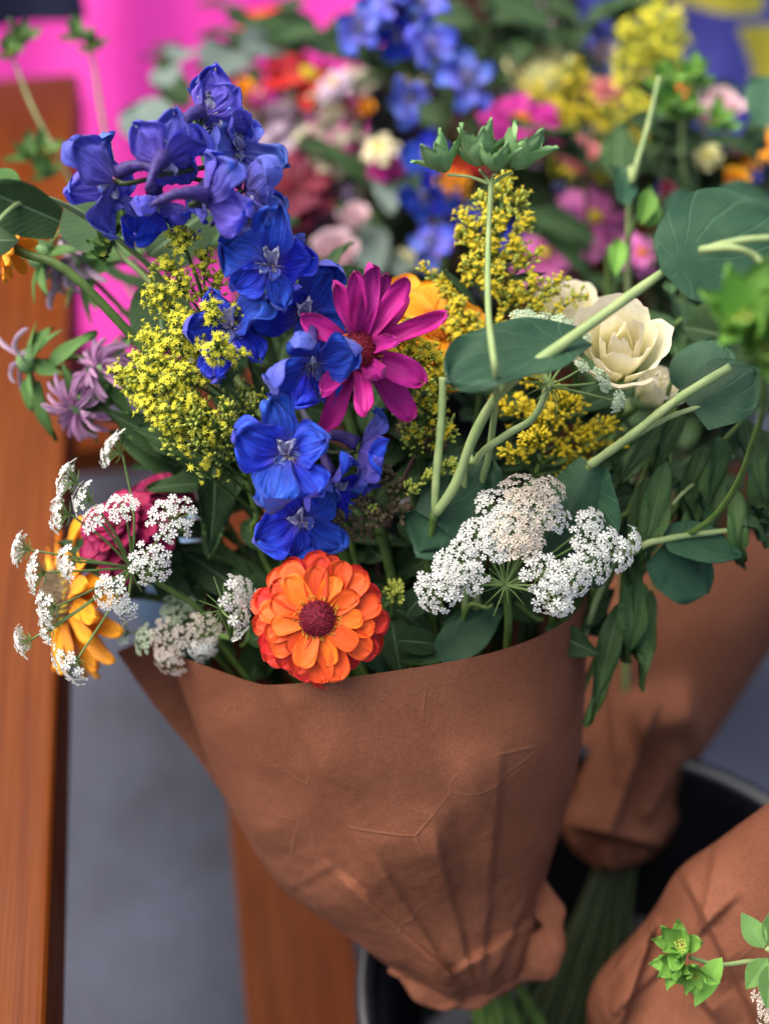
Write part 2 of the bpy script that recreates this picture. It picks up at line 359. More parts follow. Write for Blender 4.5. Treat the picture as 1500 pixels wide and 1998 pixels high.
UX = Vector((-.171, .985, 0)).normalized(); NX = Vector((.985, .171, 0)).normalized()
RW = RZ(math.atan2(.171, .985))
bench = thing('wooden_bench', 'glossy reddish brown wooden bench frame with long rails', 'bench', (-.35, .5, 0))
def beam(name, Q, wid, thick, s0, s1, side, ztop):
    c = Vector((Q[0], Q[1], 0)) + NX * (side * wid / 2) + UX * ((s0 + s1) / 2)
    m = RW.copy(); m.translation = (c.x, c.y, ztop - thick / 2)
    return part(name, box_mesh(name, wid, s1 - s0, thick, M['wood'], .005), bench, m)
beam('rail', (-.173, .23), .15, .05, -.6, 1.13, -1, CAMZ - .60)
beam('slat', (-.108, .353), .093, .04, -.6, .95, 1, CAMZ - .92)
for s in (-.52, 1.05):
    c = Vector((-.173, .23, 0)) - NX * .085 + UX * s
    m = RW.copy(); m.translation = (c.x, c.y, (CAMZ - .65) / 2)
    part('leg', box_mesh('leg', .06, .06, CAMZ - .65, M['wood']), bench, m)
    c2 = Vector((-.173, .23, 0)) + NX * .05 + UX * s * .85
    m = RW.copy(); m.translation = (c2.x, c2.y, .105)
    part('stretcher', box_mesh('stretcher', .32, .05, .048, M['wood']), bench, m)
    m = RW.copy(); c3 = c2 + NX * .10; m.translation = (c3.x, c3.y, .04)
    part('foot', box_mesh('foot', .05, .05, .08, M['wood']), bench, m)

def lathe(name, prof, mat, n=72, mi=None):
    b = MB(); a = np.linspace(0, 2 * math.pi, n, endpoint=False); g = np.zeros((len(prof), n, 3))
    for k, (r, z) in enumerate(prof): g[k, :, 0] = r * np.cos(a); g[k, :, 1] = r * np.sin(a); g[k, :, 2] = z
    b.grid(g, None, 0, True); return b.mesh(name, mat)
def bucket(loc, rt, rb, h, label):
    t = thing('bucket', label, 'bucket', loc, 'black flower buckets')
    pr = [(.001, .003), (rb - .006, .003), (rb, .01), (rt - .006, h - .03), (rt - .004, h - .025), (rt + .004, h - .024), (rt + .006, h - .02),
          (rt + .006, h - .004), (rt + .003, h), (rt - .004, h), (rt - .008, h - .006), (rt - .01, h - .03), (rb - .006, .012), (.001, .010)]
    part('pail', lathe('pail', pr, M['bucket']), t, T(*loc))
    wl = h * .45; rw = rb + (rt - rb) * .45 - .011
    part('water', lathe('water', [(.0005, wl), (rw * .5, wl), (rw, wl)], M['water']), t, T(*loc)); return t
BK = Vector((.165, .31, .0))
bucket((BK.x, BK.y, 0), .178, .14, .35, 'round black plastic bucket holding the front wrapped bouquets')
BK2 = Vector((.16, .92, 0))
bucket((BK2.x, BK2.y, 0), .20, .16, .33, 'black plastic bucket standing behind under the blurred bouquets')

def drape(name, x0, x1, y, z0, z1, mat, label, cat, amp=.03, k=5, seed=0, mats=None, mf=None, lean=0):
    r = random.Random(seed); ph = [r.uniform(0, 6) for _ in range(4)]
    nu, nv = 90, 40; b = MB(); g = np.zeros((nv, nu, 3))
    for j in range(nv):
        v = j / (nv - 1)
        for i in range(nu):
            u = i / (nu - 1)
            a = amp * (1.2 - .5 * v)
            g[j, i] = (x0 + (x1 - x0) * u + .012 * math.sin(9 * v + ph[0]),
                       y + lean * v + a * (math.sin(k * 2 * math.pi * u + ph[1] + 1.2 * v) + .5 * math.sin(k * 4.4 * math.pi * u + ph[2] - v)), z0 + (z1 - z0) * v)
    b.grid(g)
    if mf: b.m = [mf(i / (nu - 1), j / (nv - 1)) for j in range(nv - 1) for i in range(nu - 1)]
    return solo(name, b.mesh(name, mats or mat), label, cat)
drape('pink_cloth', -.80, -.02, 1.40, .03, 1.0, M['pinkcloth'], 'hot pink cloth hanging in folds behind the wooden bench', 'cloth', .014, 2, 3, lean=.5)
drape('navy_cloth', -.95, -.36, 1.36, .545, 1.0, M['navycloth'], 'dark navy cloth hanging over the hot pink cloth', 'cloth', .02, 2, 4)
drape('dark_backdrop', -.10, 1.3, 1.95, .02, 1.0, M['navycloth'], 'almost black backdrop cloth added to darken the gaps behind all the flowers', 'cloth', .03, 7, 5)  # added dark sheet, keeps the gaps between the flowers dark
def ymask(u, v):
    return 1 if ((v > .50 and .10 < u < .40) or (abs(u - .48 + .35 * (v - .37)) < .10 and .22 < v < .48)) else 0
drape('patterned_cloth', .26, .85, 1.55, .20, .75, None, 'violet blue cloth with bright yellow patches', 'cloth', .025, 2, 6, [M['violet'], M['yellow']], ymask)
drape('pale_pink_cloth', .165, .25, 1.60, .02, .80, M['paleclo'], 'narrow pale pink cloth beside a brown wooden post', 'cloth', .01, 1, 8)
po = solo('wooden_post', box_mesh('wooden_post', .075, .06, .9, flat_mat('post_brown', (.14, .05, .032), .6, .3, 20)), 'dull brown wooden post behind the blurred blue flowers', 'post')
po.location = (.105, 1.58, .45)
bb = solo('plastic_tub', lathe('plastic_tub', [(.001, .002), (.045, .002), (.05, .12), (.053, .125), (.05, .13), (.046, .12), (.04, .008), (.001, .008)], M['bluebox'], 40), 'pale blue plastic tub on the ground under the bench', 'tub')
bb.location = (-.27, .93, 0)

# ------------------------------------------------------------------ paper wraps
def lerp_levels(levels, n):
    a = np.array([(l[0][0], l[0][1], l[1][0], l[1][1], l[2], l[3], l[4]) for l in levels], float)
    return spline(a, n)
def seg_feat(x, y, x1, y1, x2, y2):
    dx, dy = x2 - x1, y2 - y1; L = math.hypot(dx, dy)
    s = ((x - x1) * dy - (y - y1) * dx) / L; t = ((x - x1) * dx + (y - y1) * dy) / (L * L); return s, t
def envelope(seed, n, sx, sy):
    r = np.random.RandomState(seed); a = r.normal(0, 1, (n, 2)) * (sx, sy); c = r.uniform(0, 1, (n, 2))
    return lambda u, v: np.max([ai[0] * np.abs(((u - ci[0] + .5) % 1) - .5) + ai[1] * (v - ci[1]) for ai, ci in zip(a, c)], axis=0)
def wrap(label, levels, rim=None, back=0, creases=(), seed=0, crum=(.0, .006), rows=170, cols=320, group='kraft paper bouquet wraps', extra=None):
    rng = np.random.RandomState(seed)
    lv = lerp_levels(levels, rows - 1); t = np.linspace(0, 2 * math.pi, cols, endpoint=False)
    mixf = (1 - np.cos(t)) / 2; sn = np.sin(t)
    X = lv[:, 0:1] + (lv[:, 2:3] - lv[:, 0:1]) * mixf; Y = lv[:, 1:2] + (lv[:, 3:4] - lv[:, 1:2]) * mixf
    Y = Y + lv[:, 6:7] * sn; Dp = lv[:, 4:5] - lv[:, 5:6] * sn
    V = np.linspace(0, 1, rows)[:, None] * np.ones((1, cols)); Tt = (t / (2 * math.pi))[None, :] * np.ones((rows, 1))
    if rim is not None:
        rp = spline([(p[0], p[1], 0) for p in rim], 200); front = sn > -1e-9
        fx = mixf[front]; tx = np.interp(X[0, front], rp[:, 0], rp[:, 1]); dy = np.zeros(cols); dy[front] = tx - Y[0, front]
        dy[~front] = back - (0) ; f = np.clip(1 - V / .45, 0, 1) ** 1.6
        Y = Y + dy[None, :] * f
    crumple = np.zeros_like(X)
    for q in range(5):
        k = 2.2 * 1.55 ** q; e1 = envelope(seed * 7 + q, 12, k, k * .8); e2 = envelope(seed * 7 + q + 50, 12, k, k * .8); c = (e1((Tt * (1 + q // 2) + .13 * V * q) % 1, V) - e2((Tt * (1 + q // 2) + .13 * V * q) % 1, V)) / k
        crumple += (c - c.mean()) * .9 / (1 + .75 * q)
    crumple -= crumple.mean()
    amp = crum[0] + (crum[1] - crum[0]) * np.clip((V - .15) / .7, 0, 1) ** 1.4
    Dp = Dp + np.clip(crumple, -1.6, 1.6) * amp
    gath = sum(np.abs(np.sin(Tt * math.pi * k + ph + 2.2 * V)) / (1 + .12 * k) for k, ph in zip((7, 11, 17), rng.uniform(0, 6, 3)))
    Dp = Dp - (gath - 1) * crum[1] * 1.0 * np.clip((V - .62) / .3, 0, 1)
    for (x1, y1, x2, y2, a, wd, kind) in creases:
        s, tt = seg_feat(X, Y, x1, y1, x2, y2); fade = np.clip(np.minimum(tt + .12, 1.12 - tt) / .22, 0, 1) * (sn > 0)[None, :]
        if kind == 'ridge': h = .62 * np.where(s > 0, np.clip(1 - s / (wd * 2.2), 0, 1) ** 1.3, np.clip(1 + s / (wd * .42), 0, 1))
        elif kind == 'fold': h = .62 * np.where(s > 0, np.clip(1 - s / (wd * 1.6), 0, 1) ** 1.5, np.clip(1 + s / 13., 0, 1))
        elif kind == 'step': h = np.clip(s / 14 + .5, 0, 1) * np.clip(1 - s / wd, 0, 1)
        else: h = np.exp(-(s / wd) ** 2)
        Dp = Dp - 2.1 * a * h * fade
    X = X + (np.sin(Tt * 2 * math.pi * 5 + seed + 9 * V) + np.sin(Tt * 2 * math.pi * 8 + 13 * V)) * 6 * np.clip((V - .68) / .25, 0, 1)
    Z = np.zeros((rows, cols, 3))
    cx = (X - 750) / FPX * Dp; cy = (999 - Y) / FPX * Dp
    for k in range(3): Z[..., k] = CAM[k] + VF[k] * Dp + VX[k] * cx + VU[k] * cy
    th = thing('bouquet_wrap', label, 'paper wrap', Z[-1].mean(0), group)
    bm = MB(); bm.grid(Z[:, ::-1], None, 0, True)
    part('paper_sheet', bm.mesh('paper_sheet', M['paper']), th)
    if extra: extra(th)
    return th
rimA = [(300, 1268), (345, 1279), (420, 1306), (490, 1330), (535, 1336), (640, 1327), (740, 1313), (860, 1294), (960, 1273), (1040, 1246), (1100, 1214), (1130, 1185), (1147, 1150)]
levA = [((330, 1262), (1147, 1165), .640, .080, 60), ((376, 1395), (1141, 1360), .655, .080, 70), ((408, 1482), (1130, 1480), .668, .080, 70),
        ((468, 1605), (1098, 1605), .680, .076, 70), ((538, 1712), (1066, 1705), .692, .068, 62), ((640, 1792), (1058, 1782), .702, .062, 50),
        ((742, 1868), (1078, 1842), .710, .056, 42), ((815, 1922), (1050, 1888), .717, .046, 34), ((868, 1945), (1010, 1915), .722, .030, 22), ((905, 1935), (985, 1912), .722, .016, 8)]
crA = [(540, 1342, 715, 1705, .0030, 500, 'step'), (905, 1540, 1090, 1436, .0035, 80, 'soft'), (600, 1500, 900, 1610, .002, 120, 'soft'), (420, 1400, 540, 1640, .003, 70, 'soft'), (690, 1700, 880, 1665, .003, 80, 'soft'),
       (905, 1930, 655, 1705, .006, 110, 'fold'), (890, 1925, 740, 1690, .0040, 90, 'fold'), (920, 1920, 850, 1640, .0036, 90, 'fold'), (935, 1920, 975, 1500, .0040, 100, 'fold'), (960, 1910, 1075, 1640, .0044, 80, 'fold'), (1060, 1790, 880, 1905, .0050, 50, 'fold'), (560, 1735, 645, 1690, .0022, 60, 'fold'), (700, 1850, 860, 1915, .005, 45, 'fold'), (1000, 1905, 1060, 1740, .004, 40, 'fold')]
def flapA(th):
    # the sheet's other end, folded round behind the left side
    b = MB(); rows, cols = 40, 30; g = np.zeros((rows, cols, 3))
    Lp = spline([(228, 1272, 0), (300, 1375, 0), (395, 1492, 0), (480, 1625, 0)], rows - 1); Rp = spline([(400, 1268, 0), (450, 1400, 0), (520, 1550, 0), (600, 1690, 0)], rows - 1)
    for j in range(rows):
        for i in range(cols):
            u = i / (cols - 1); v = j / (rows - 1); x = Lp[j][0] + (Rp[j][0] - Lp[j][0]) * u; y = Lp[j][1] + (Rp[j][1] - Lp[j][1]) * u - 26 * math.sin(u * 3.1) * (1 - v)
            g[j, i] = P(x, y, .662 + .045 * v - .004 * math.sin(u * 3) + .012 * u)
    b.grid(g[:, ::-1]); part('paper_flap', b.mesh('paper_flap', M['paper']), th)
    for pts, rr in (([(1040, 1715, .682), (1066, 1765, .676), (1074, 1815, .672), (1055, 1862, .672), (1010, 1900, .675), (965, 1925, .680)], .0105), ([(985, 1915, .676), (930, 1948, .672), (870, 1952, .672), (800, 1915, .674), (760, 1885, .684)], .0055)):
        b = MB(); sp = spline([P(*p) for p in pts], 50); g = np.zeros((51, 11, 3)); rr_ = np.random.RandomState(4)
        tn = np.gradient(sp, axis=0); tn /= np.linalg.norm(tn, axis=1)[:, None]; vd = -np.array(VF)
        for j in range(51):
            sd_ = np.cross(tn[j], vd); sd_ /= np.linalg.norm(sd_); r_ = rr * (.45 + .55 * math.sin(math.pi * j / 50)) * (1 + .25 * math.sin(j * .23 + 1) + .12 * math.sin(j * .61))
            for i in range(11):
                a = -1.9 + 3.3 * i / 10; g[j, i] = sp[j] + sd_ * math.sin(a) * r_ + vd * (math.cos(a) * r_ * .55) + sd_ * .0016 * math.sin(j * .31 + .5 * i) + vd * .0012 * abs(math.sin(j * .27 + i * .4))
        b.grid(g); part('paper_fold', b.mesh('paper_fold', M['paper']), th)
wrap('brown kraft paper wrap around the bouquet with the orange zinnia', levA, rimA, -60, crA, 2, (.005, .030), extra=flapA)
levB = [((1130, 985), (1720, 960), .93, .09, 70), ((1138, 1180), (1610, 1110), .925, .085, 60), ((1135, 1330), (1500, 1268), .918, .07, 50), ((1122, 1450), (1408, 1412), .905, .058, 45),
        ((1105, 1540), (1335, 1520), .895, .048, 35), ((1090, 1590), (1318, 1562), .888, .048, 32), ((1098, 1625), (1322, 1598), .886, .045, 40), ((1130, 1668), (1290, 1645), .884, .036, 34), ((1165, 1690), (1255, 1675), .884, .02, 12), ((1185, 1670), (1240, 1662), .884, .012, 4)]
crB = [(1190, 1620, 1275, 1390, .014, 60, 'fold'), (1240, 1420, 1360, 1400, .012, 50, 'soft'), (1120, 1610, 1290, 1650, .012, 26, 'fold'), (1180, 1150, 1200, 1500, .008, 60, 'fold'), (1260, 1600, 1330, 1470, .010, 40, 'fold')]
wrap('creased kraft paper wrap leaning behind the orange zinnia bouquet, drooping leaves beside it', levB, None, 0, crB, 5, (.008, .034))
levC = [((1700, 1430), (2100, 1900), .555, .045, 60), ((1530, 1545), (1950, 2050), .60, .05, 40), ((1400, 1640), (1790, 2140), .64, .05, 30), ((1322, 1698), (1660, 2190), .665, .05, 25), ((1264, 1790), (1560, 2210), .685, .045, 25),
        ((1160, 1912), (1480, 2230), .705, .05, 35), ((1152, 2010), (1400, 2260), .725, .045, 25), ((1170, 2100), (1340, 2270), .745, .035, 15)]
crC = [(1330, 1700, 1480, 1990, .006, 90, 'fold'), (1180, 1990, 1420, 1760, .005, 70, 'fold'), (1400, 1650, 1330, 1990, .004, 90, 'fold'), (1165, 1930, 1270, 1810, .004, 26, 'fold'), (1210, 1998, 1275, 1800, .010, 50, 'fold'), (1275, 1810, 1400, 1990, .009, 55, 'fold'), (1290, 1700, 1420, 1900, .004, 60, 'soft')]
wrap('kraft paper wrap with a bright green sprig hanging over its edge', levC, None, 0, crC, 9, (.008, .026))
levD = [((520, 470), (860, 470), 1.16, .10, 60), ((560, 640), (820, 640), 1.24, .08, 50), ((610, 800), (790, 800), 1.32, .05, 30), ((640, 900), (760, 900), 1.38, .03, 20)]
wrap('kraft paper wrap behind the tall blue delphinium, mostly hidden', levD, None, 0, (), 11, (.003, .008), 40, 80)
levE = [((930, 430), (1420, 430), 1.06, .11, 60), ((980, 620), (1330, 620), 1.14, .09, 50), ((1030, 790), (1240, 790), 1.22, .06, 30), ((1070, 900), (1190, 900), 1.27, .035, 20)]
wrap('kraft paper wrap behind the yellow goldenrod and cream blooms, mostly hidden', levE, None, 0, (), 13, (.003, .008), 40, 80)

# ------------------------------------------------------------------ bouquets' gathering points: (mouth centre, mouth radius, neck, end of stems)
A_ = (P(745, 1165, .645), .085, P(940, 1880, .722)); B_ = (P(1420, 1000, .93), .08, P(1205, 1640, .885)); C_ = (P(1760, 1700, .56), .06, P(1290, 2120, .74))
D_ = (P(690, 480, 1.16), .08, P(705, 860, 1.36)); E_ = (P(1175, 440, 1.06), .09, P(1135, 860, 1.25))
def path_to(head, back, G, jit=.012):
    mc, mr, nk = G; r = head - mc
    m = mc + r * min(.55, .8 * mr / max(r.length, 1e-4)); ax = (nk - mc).normalized()
    j = Vector((rnd.uniform(-1, 1), rnd.uniform(-1, 1), 0)) * jit
    return [head, head + back * min(.05, r.length * .3), m + (nk - mc) * .12, nk + j, nk + ax * .20 + j * 5]

# ------------------------------------------------------------------ petals and leaves
def prof_round(p=.62, a=.35, k=2.3, tip=0):
    def f(v):
        w = a + (1 - a) * math.sin(min(1, v / p) * math.pi / 2)
        if v > p: w *= max(0, 1 - ((v - p) / (1 - p)) ** k) ** .5 * (1 - tip) + tip * (1 - .3 * (v - p) / (1 - p))
        return w
    return f
def prof_leaf(p=.4, k=1.0):
    def f(v):
        x = v ** (math.log(.5) / math.log(p)); return max(0, math.sin(math.pi * x)) ** k
    return f
def prof_disc(v): return math.sqrt(max(0, 1 - (2 * v - 1) ** 2)) ** .9
def petal(name, L, W, prof, mats, nu=6, nv=9, cup=0., arch=0., ruf=0., rn=2.5, fold=0., th=.0002, seed=0, notch=0., tw=0., wav=0., pleat=0., jag=0.):
    r = random.Random(seed); ph = [r.uniform(0, 6.28) for _ in range(6)]
    g = np.zeros((nv + 1, nu + 1, 3)); y = z = 0
    vs = [1 - (1 - j / nv) ** 1.6 for j in range(nv + 1)]
    for j in range(nv + 1):
        v = vs[j]; a = arch * v + wav * math.sin(6 * v + ph[4])
        if j: y += L * (v - vs[j - 1]) * math.cos(a); z += L * (v - vs[j - 1]) * math.sin(a)
        w = W / 2 * prof(v)
        for i in range(nu + 1):
            u = i / nu * 2 - 1
            e = ruf * L * v * (abs(u) ** 1.5 + max(0, v - .7) * 1.2) * math.sin(rn * (u + 1.3 * v * (1 if u > 0 else -1)) * 3 + ph[0] + (2 if u > 0 else 0))
            nz = cup * W * u * u * (.3 + .7 * prof(v)) + fold * w * abs(u) + e
            nz += pleat * L * math.sin(math.pi * min(1, v * 1.1)) * (math.sin(11 * u + ph[3] + 2 * v) + .6 * math.sin(19 * u + ph[5])) + pleat * L * 1.6 * v ** 3 * math.sin(9 * u + ph[2]) * abs(u)
            lx = u * w * (1 + ruf * 1.2 * math.sin(7 * v + ph[1] + u)); ly = -notch * L * (1 - abs(u)) ** 1.5 * max(0, v - .75) * 4 + ruf * L * .5 * math.sin(4 * u + ph[2]) * v ** 3 + jag * L * v ** 4 * (math.sin(15 * u + ph[3]) + math.sin(23 * u + ph[0]))
            ca, sa = math.cos(tw * v), math.sin(tw * v)
            lx, nz = lx * ca - nz * sa, lx * sa + nz * ca
            g[j, i] = (lx, y + ly * math.cos(a) - nz * math.sin(a), z + nz * math.cos(a) + ly * math.sin(a))
    du = np.gradient(g, axis=1); dv = np.gradient(g, axis=0); nn = np.cross(du, dv); nn /= np.linalg.norm(nn, axis=2)[..., None] + 1e-9
    uvg = np.stack(np.meshgrid(np.linspace(0, 1, nu + 1), np.array(vs)), -1)
    b = MB(); b.grid(g + nn * th, uvg, 0); b.grid((g - nn * th)[:, ::-1], uvg, 1)
    b.uv[1] = np.stack([1 - b.uv[1][:, 0], b.uv[1][:, 1]], -1)
    return b.mesh(name, mats if isinstance(mats, (list, tuple)) else [mats, mats])
_pc = {}
def pv(key, nvar, *a, **k):
    """variants of a petal, made once and shared"""
    if key not in _pc: _pc[key] = [petal(*a, seed=i * 13 + 1, **k) for i in range(nvar)]
    return rnd.choice(_pc[key])
_sphere = None
def dome(name, r, h, mat, n=20, m=10, spike=0):
    b = MB(); g = np.zeros((m + 1, n, 3)); rr = np.random.RandomState(5)
    for j in range(m + 1):
        a = j / m * math.pi / 2 * 1.25
        for i in range(n):
            t = 2 * math.pi * i / n; k = 1 + spike * rr.normal()
            g[j, i] = (r * math.sin(a) * math.cos(t) * k, r * math.sin(a) * math.sin(t) * k, h * math.cos(a) * k)
    b.grid(g[::-1], None, 0, True); return b.mesh(name, mat)

# ------------------------------------------------------------------ flowers
def head_stem(t, pos, N, G, r=.0022, mat='stem', back=None, n=7):
    if G is not A_: mat = 'stemdark'  # other bouquets' stems coloured darker, standing in for shade inside the bucket
    bk = back or (-D(*N)); pts = path_to(pos, bk, G)
    part('stem', tube_mesh('stem', pts, [r * .9, r, r * 1.1], M[mat], n, 28), t)
    return pts
def base_of(G): return G[2] + (G[2] - G[0]).normalized() * .20 + Vector((rnd.uniform(-.05, .05), rnd.uniform(-.05, .05), 0))
def zinnia(px, py, d, R, N, label, rows, G, eye='eye', eyer=.27, ring='anthery', up=(0, 1, 0), group='zinnias', cat='zinnia', name='zinnia', nring=26, spec=None, stem=True):
    """rows: (count, length, width, elevation deg, z, material key, arch); lengths are fractions of R px"""
    Rm = R / FPX * d; pos = P(px, py, d); t = thing(name, label, cat, base_of(G), group); F = frame(pos, N, up)
    if stem: head_stem(t, pos - D(*N) * Rm * .15, N, G, .0026)
    for k, (c, ln, wd, el, z, mt, ar) in enumerate(rows):
        L, W = Rm * ln, Rm * wd; off = rnd.uniform(0, 6)
        for i in range(c):
            me = pv((name, mt, round(ln, 2), round(wd, 2), round(Rm, 4), ar), 6, 'petal', L, W, prof_round(.70, .46, 3.4, .06), [M[mt], M[mt]], cup=.14, arch=ar, ruf=.03, notch=.05, nu=9, nv=12, pleat=.010)
            a = off + 2 * math.pi * (i + rnd.uniform(-.22, .22)) / c; s = rnd.uniform(.85, 1.1)
            part('petal', me, t, F @ RZ(a) @ T(0, Rm * .10, z * Rm) @ RX(RAD(el + rnd.uniform(-5, 5))) @ RY(rnd.uniform(-.22, .22)) @ Matrix.Scale(s, 4))
    if spec:
        for (a, ln, wd, el, z, mt, ar) in spec:
            me = petal('petal', Rm * ln, Rm * wd, prof_round(.62, .42, 2.6, .10), [M[mt], M[mt]], cup=.30, arch=ar, ruf=.05, notch=.08, nu=9, nv=14, wav=.22, pleat=.012, tw=rnd.uniform(-.5, .5), jag=.012, seed=int(a * 7))
            part('petal', me, t, F @ RZ(-RAD(a)) @ T(0, Rm * .10, z * Rm) @ RX(RAD(el)) @ RY(rnd.uniform(-.2, .2)))
    er = Rm * eyer
    e = part('eye', dome('eye', er, er * .62, M[eye], 18, 8), t, F @ T(0, 0, Rm * .06))
    # florets of the eye and the ring of anthers: too small to pick apart
    b = MB(); tv = [(-.5, 0, 0), (.5, 0, 0), (0, 0, 1.5), (0, .5, .2)]; tf = [(0, 1, 2), (1, 3, 2), (3, 0, 2)]; ms = []
    for i in range(150):
        q = math.sqrt((i + .5) / 150); a = i * 2.39996
        ms.append(T(er * q * math.cos(a), er * q * math.sin(a), er * .6 * math.sqrt(max(0, 1 - q * q * .8)) + Rm * .05) @ RZ(a) @ RX(rnd.uniform(-.6, .6)) @ Matrix.Scale(er * .15, 4))
    b.many(tv, tf, ms, 0); ms = []
    for i in range(nring):
        a = 2 * math.pi * i / nring + rnd.uniform(-.1, .1); q = er * rnd.uniform(.92, 1.12)
        pts = [(q * .9 * math.cos(a), q * .9 * math.sin(a), er * .25), (q * 1.1 * math.cos(a), q * 1.1 * math.sin(a), er * .42), (q * 1.2 * math.cos(a + .12), q * 1.2 * math.sin(a + .12), er * rnd.uniform(.2, .5))]
        b.tube(pts, [Rm * .010, Rm * .008], 4, 1)
    part('disc_florets', b.mesh('disc_florets', [M[eye], M[ring]]), t, F, 'stuff')
    return t, F, Rm

def rose(px, py, d, R, N, label, G, mat='cream', up=(0, 1, 0), group='lisianthus blooms', name='lisianthus', npet=15, cat='lisianthus', openf=1.0, seed=0, stem=True):
    r = random.Random(seed); Rm = R / FPX * d; pos = P(px, py, d); t = thing(name, label, cat, base_of(G), group); F = frame(pos, N, up)
    if stem: head_stem(t, pos - D(*N) * Rm * .9, N, G, .0024)
    for k in range(npet):
        f = k / (npet - 1)                                 # inner to outer
        rt = Rm * (.30 + .58 * f ** .9) * openf; h = Rm * (1.22 - .14 * f); z0 = -Rm * .85; rb = Rm * (.10 + .16 * f)
        span = RAD(165 - 35 * f); nu, nv = 22, 16; g = np.zeros((nv + 1, nu + 1, 3)); ph = [r.uniform(0, 6) for _ in range(4)]
        lip = .04 + .30 * f * f
        for j in range(nv + 1):
            v = j / nv
            for i in range(nu + 1):
                u = i / nu * 2 - 1
                wid = span / 2 * (.75 + .25 * math.sin(v * 2.2)) * (1 - .18 * max(0, v - .75) * 4 * u * u)
                hh = h * (v - .13 * u * u * v * v + .03 * math.sin(7 * u + ph[0]) * v ** 3 + .018 * math.sin(16 * u + ph[3]) * v ** 4)
                rad = rb + (rt - rb) * (v ** (1.0 - .42 * f)) - Rm * .30 * (1 - f) * max(0, v - .5) ** 1.5 * 2 + Rm * lip * max(0, v - .72) ** 1.6 * 2.2 + Rm * (.03 * math.sin(5 * u + ph[1] + 2 * v) + .018 * math.sin(11 * u + ph[2])) * v * v
                rad -= Rm * .10 * (u > 0) * u * v * .6
                zz = z0 + hh - Rm * lip * max(0, v - .84) * .9
                a = u * wid; g[j, i] = (rad * math.sin(a), rad * math.cos(a), zz)
        b = MB(); b.grid(g[:, ::-1]); b.uv[0] = b.uv[0]; me = b.mesh('petal', M[mat])
        part('petal', me, t, F @ RZ(k * 2.4 + r.uniform(-.25, .25)) @ RX(RAD(r.uniform(-3, 3))))
    part('calyx', dome('calyx', Rm * .34, Rm * .35, M['bract'], 14, 6), t, F @ T(0, 0, -Rm * .80) @ RX(math.pi))
    for k in range(5):
        me = pv(('sepal', round(Rm, 3)), 3, 'sepal', Rm * .8, Rm * .16, prof_leaf(.3), [M['bract'], M['bract']], nu=2, nv=6, arch=.5)
        part('sepal', me, t, F @ RZ(k * 1.257) @ T(0, Rm * .2, -Rm * .9) @ RX(RAD(48)))
    return t

SEPKW = dict(cup=.12, ruf=.16, rn=2.6, nu=18, nv=18, arch=-.30, notch=.05, wav=.2, pleat=.022, jag=.020)
def floret(t, pos, N, up, s, el, style, tgt, roll=0):
    """one delphinium floret: five sepals, pale eye, spur, pedicel"""
    F = frame(pos, N, up) @ RZ(roll); b = MB()
    front, bk = {'blue': ('delf', 'delb'), 'dark': ('delf', 'delb'), 'pale': ('delp', 'delb')}[style]
    sp = [F @ Vector((0, .004 * s, -.001)), F @ Vector((0, .007 * s, -.010 * s)), F @ Vector((0, .006 * s, -.020 * s)), F @ Vector((0, .000, -.029 * s))]
    b.tube(spline(sp, 12), [.0042 * s, .0032 * s, .0024 * s, .0012 * s], 8, 0)
    b.tube(spline([F @ Vector((0, 0, -.001)), F @ Vector((0, -.002, -.008 * s)), (F @ Vector((0, -.001, -.012 * s))).lerp(tgt, .5), tgt], 12), [.0014, .0011, .0012], 6, 1)
    b.v = [v.copy() for v in b.v]
    v = b.v[0]; b.v[0] = v + np.random.RandomState(int(pos.x * 1e5) % 9999).normal(0, .00025, v.shape)
    fl = part('floret', b.mesh('floret', [M['spur'], M['stemdark']]), t)
    for k in range(5):
        wide = 1.0 if k else .92
        me = pv((style, k % 3), 7, 'sepal', (.0262, .0245, .0255)[k % 3], (.0195, .0245, .0215)[k % 3] * wide, prof_round(.6, .28, 2.1), [M[front], M[bk]], **SEPKW)
        part('sepal', me, fl, F @ RZ(k * 2 * math.pi / 5 + rnd.uniform(-.22, .22)) @ T(0, .0022 * s, .0006 * (k % 2)) @ RX(RAD(el + rnd.uniform(-20, 30))) @ RY(rnd.uniform(-.6, .6)) @ Matrix.Scale(s * rnd.uniform(.78, 1.15), 4))
    for k in range(4):
        upr = k < 2
        me = pv(('bee', upr), 5, 'eye_petal', .0105 if upr else .0085, .0055 if upr else .0075, prof_round(.55, .45, 2), [M['bee'] if upr else M['delp'], M['bee']], cup=.5 if upr else .25, ruf=.2, nu=8, nv=9, arch=-1.0, pleat=.03, jag=.05)
        part('eye_petal', me, fl, F @ RZ((-.35, .35, 2.5, 3.8)[k] + rnd.uniform(-.2, .2)) @ T(0, .0008 * s, .001) @ RX(RAD(rnd.uniform(55, 80) if upr else rnd.uniform(25, 50))) @ RY(rnd.uniform(-.7, .7)) @ Matrix.Scale(s * rnd.uniform(.75, 1.05), 4))
    b = MB()
    for k in range(34):                                     # pale hairs and stamens in the eye
        a = rnd.gauss(math.pi * 1.5, 1.3); q = rnd.uniform(.0005, .0035) * s; L = rnd.uniform(.002, .0055) * s; x, y = q * math.cos(a), q * math.sin(a)
        b.tube([(x, y, .001), (x * 1.5, y * 1.5, .001 + L * .6), (x * 2 + rnd.gauss(0, .0008), y * 2, .001 + L)], [.00018, .00022, .00014], 3, 0 if k % 4 else 1, False)
    part('eye_hairs', b.mesh('eye_hairs', [M['hair'], M['sedum']]), fl, F, 'stuff')
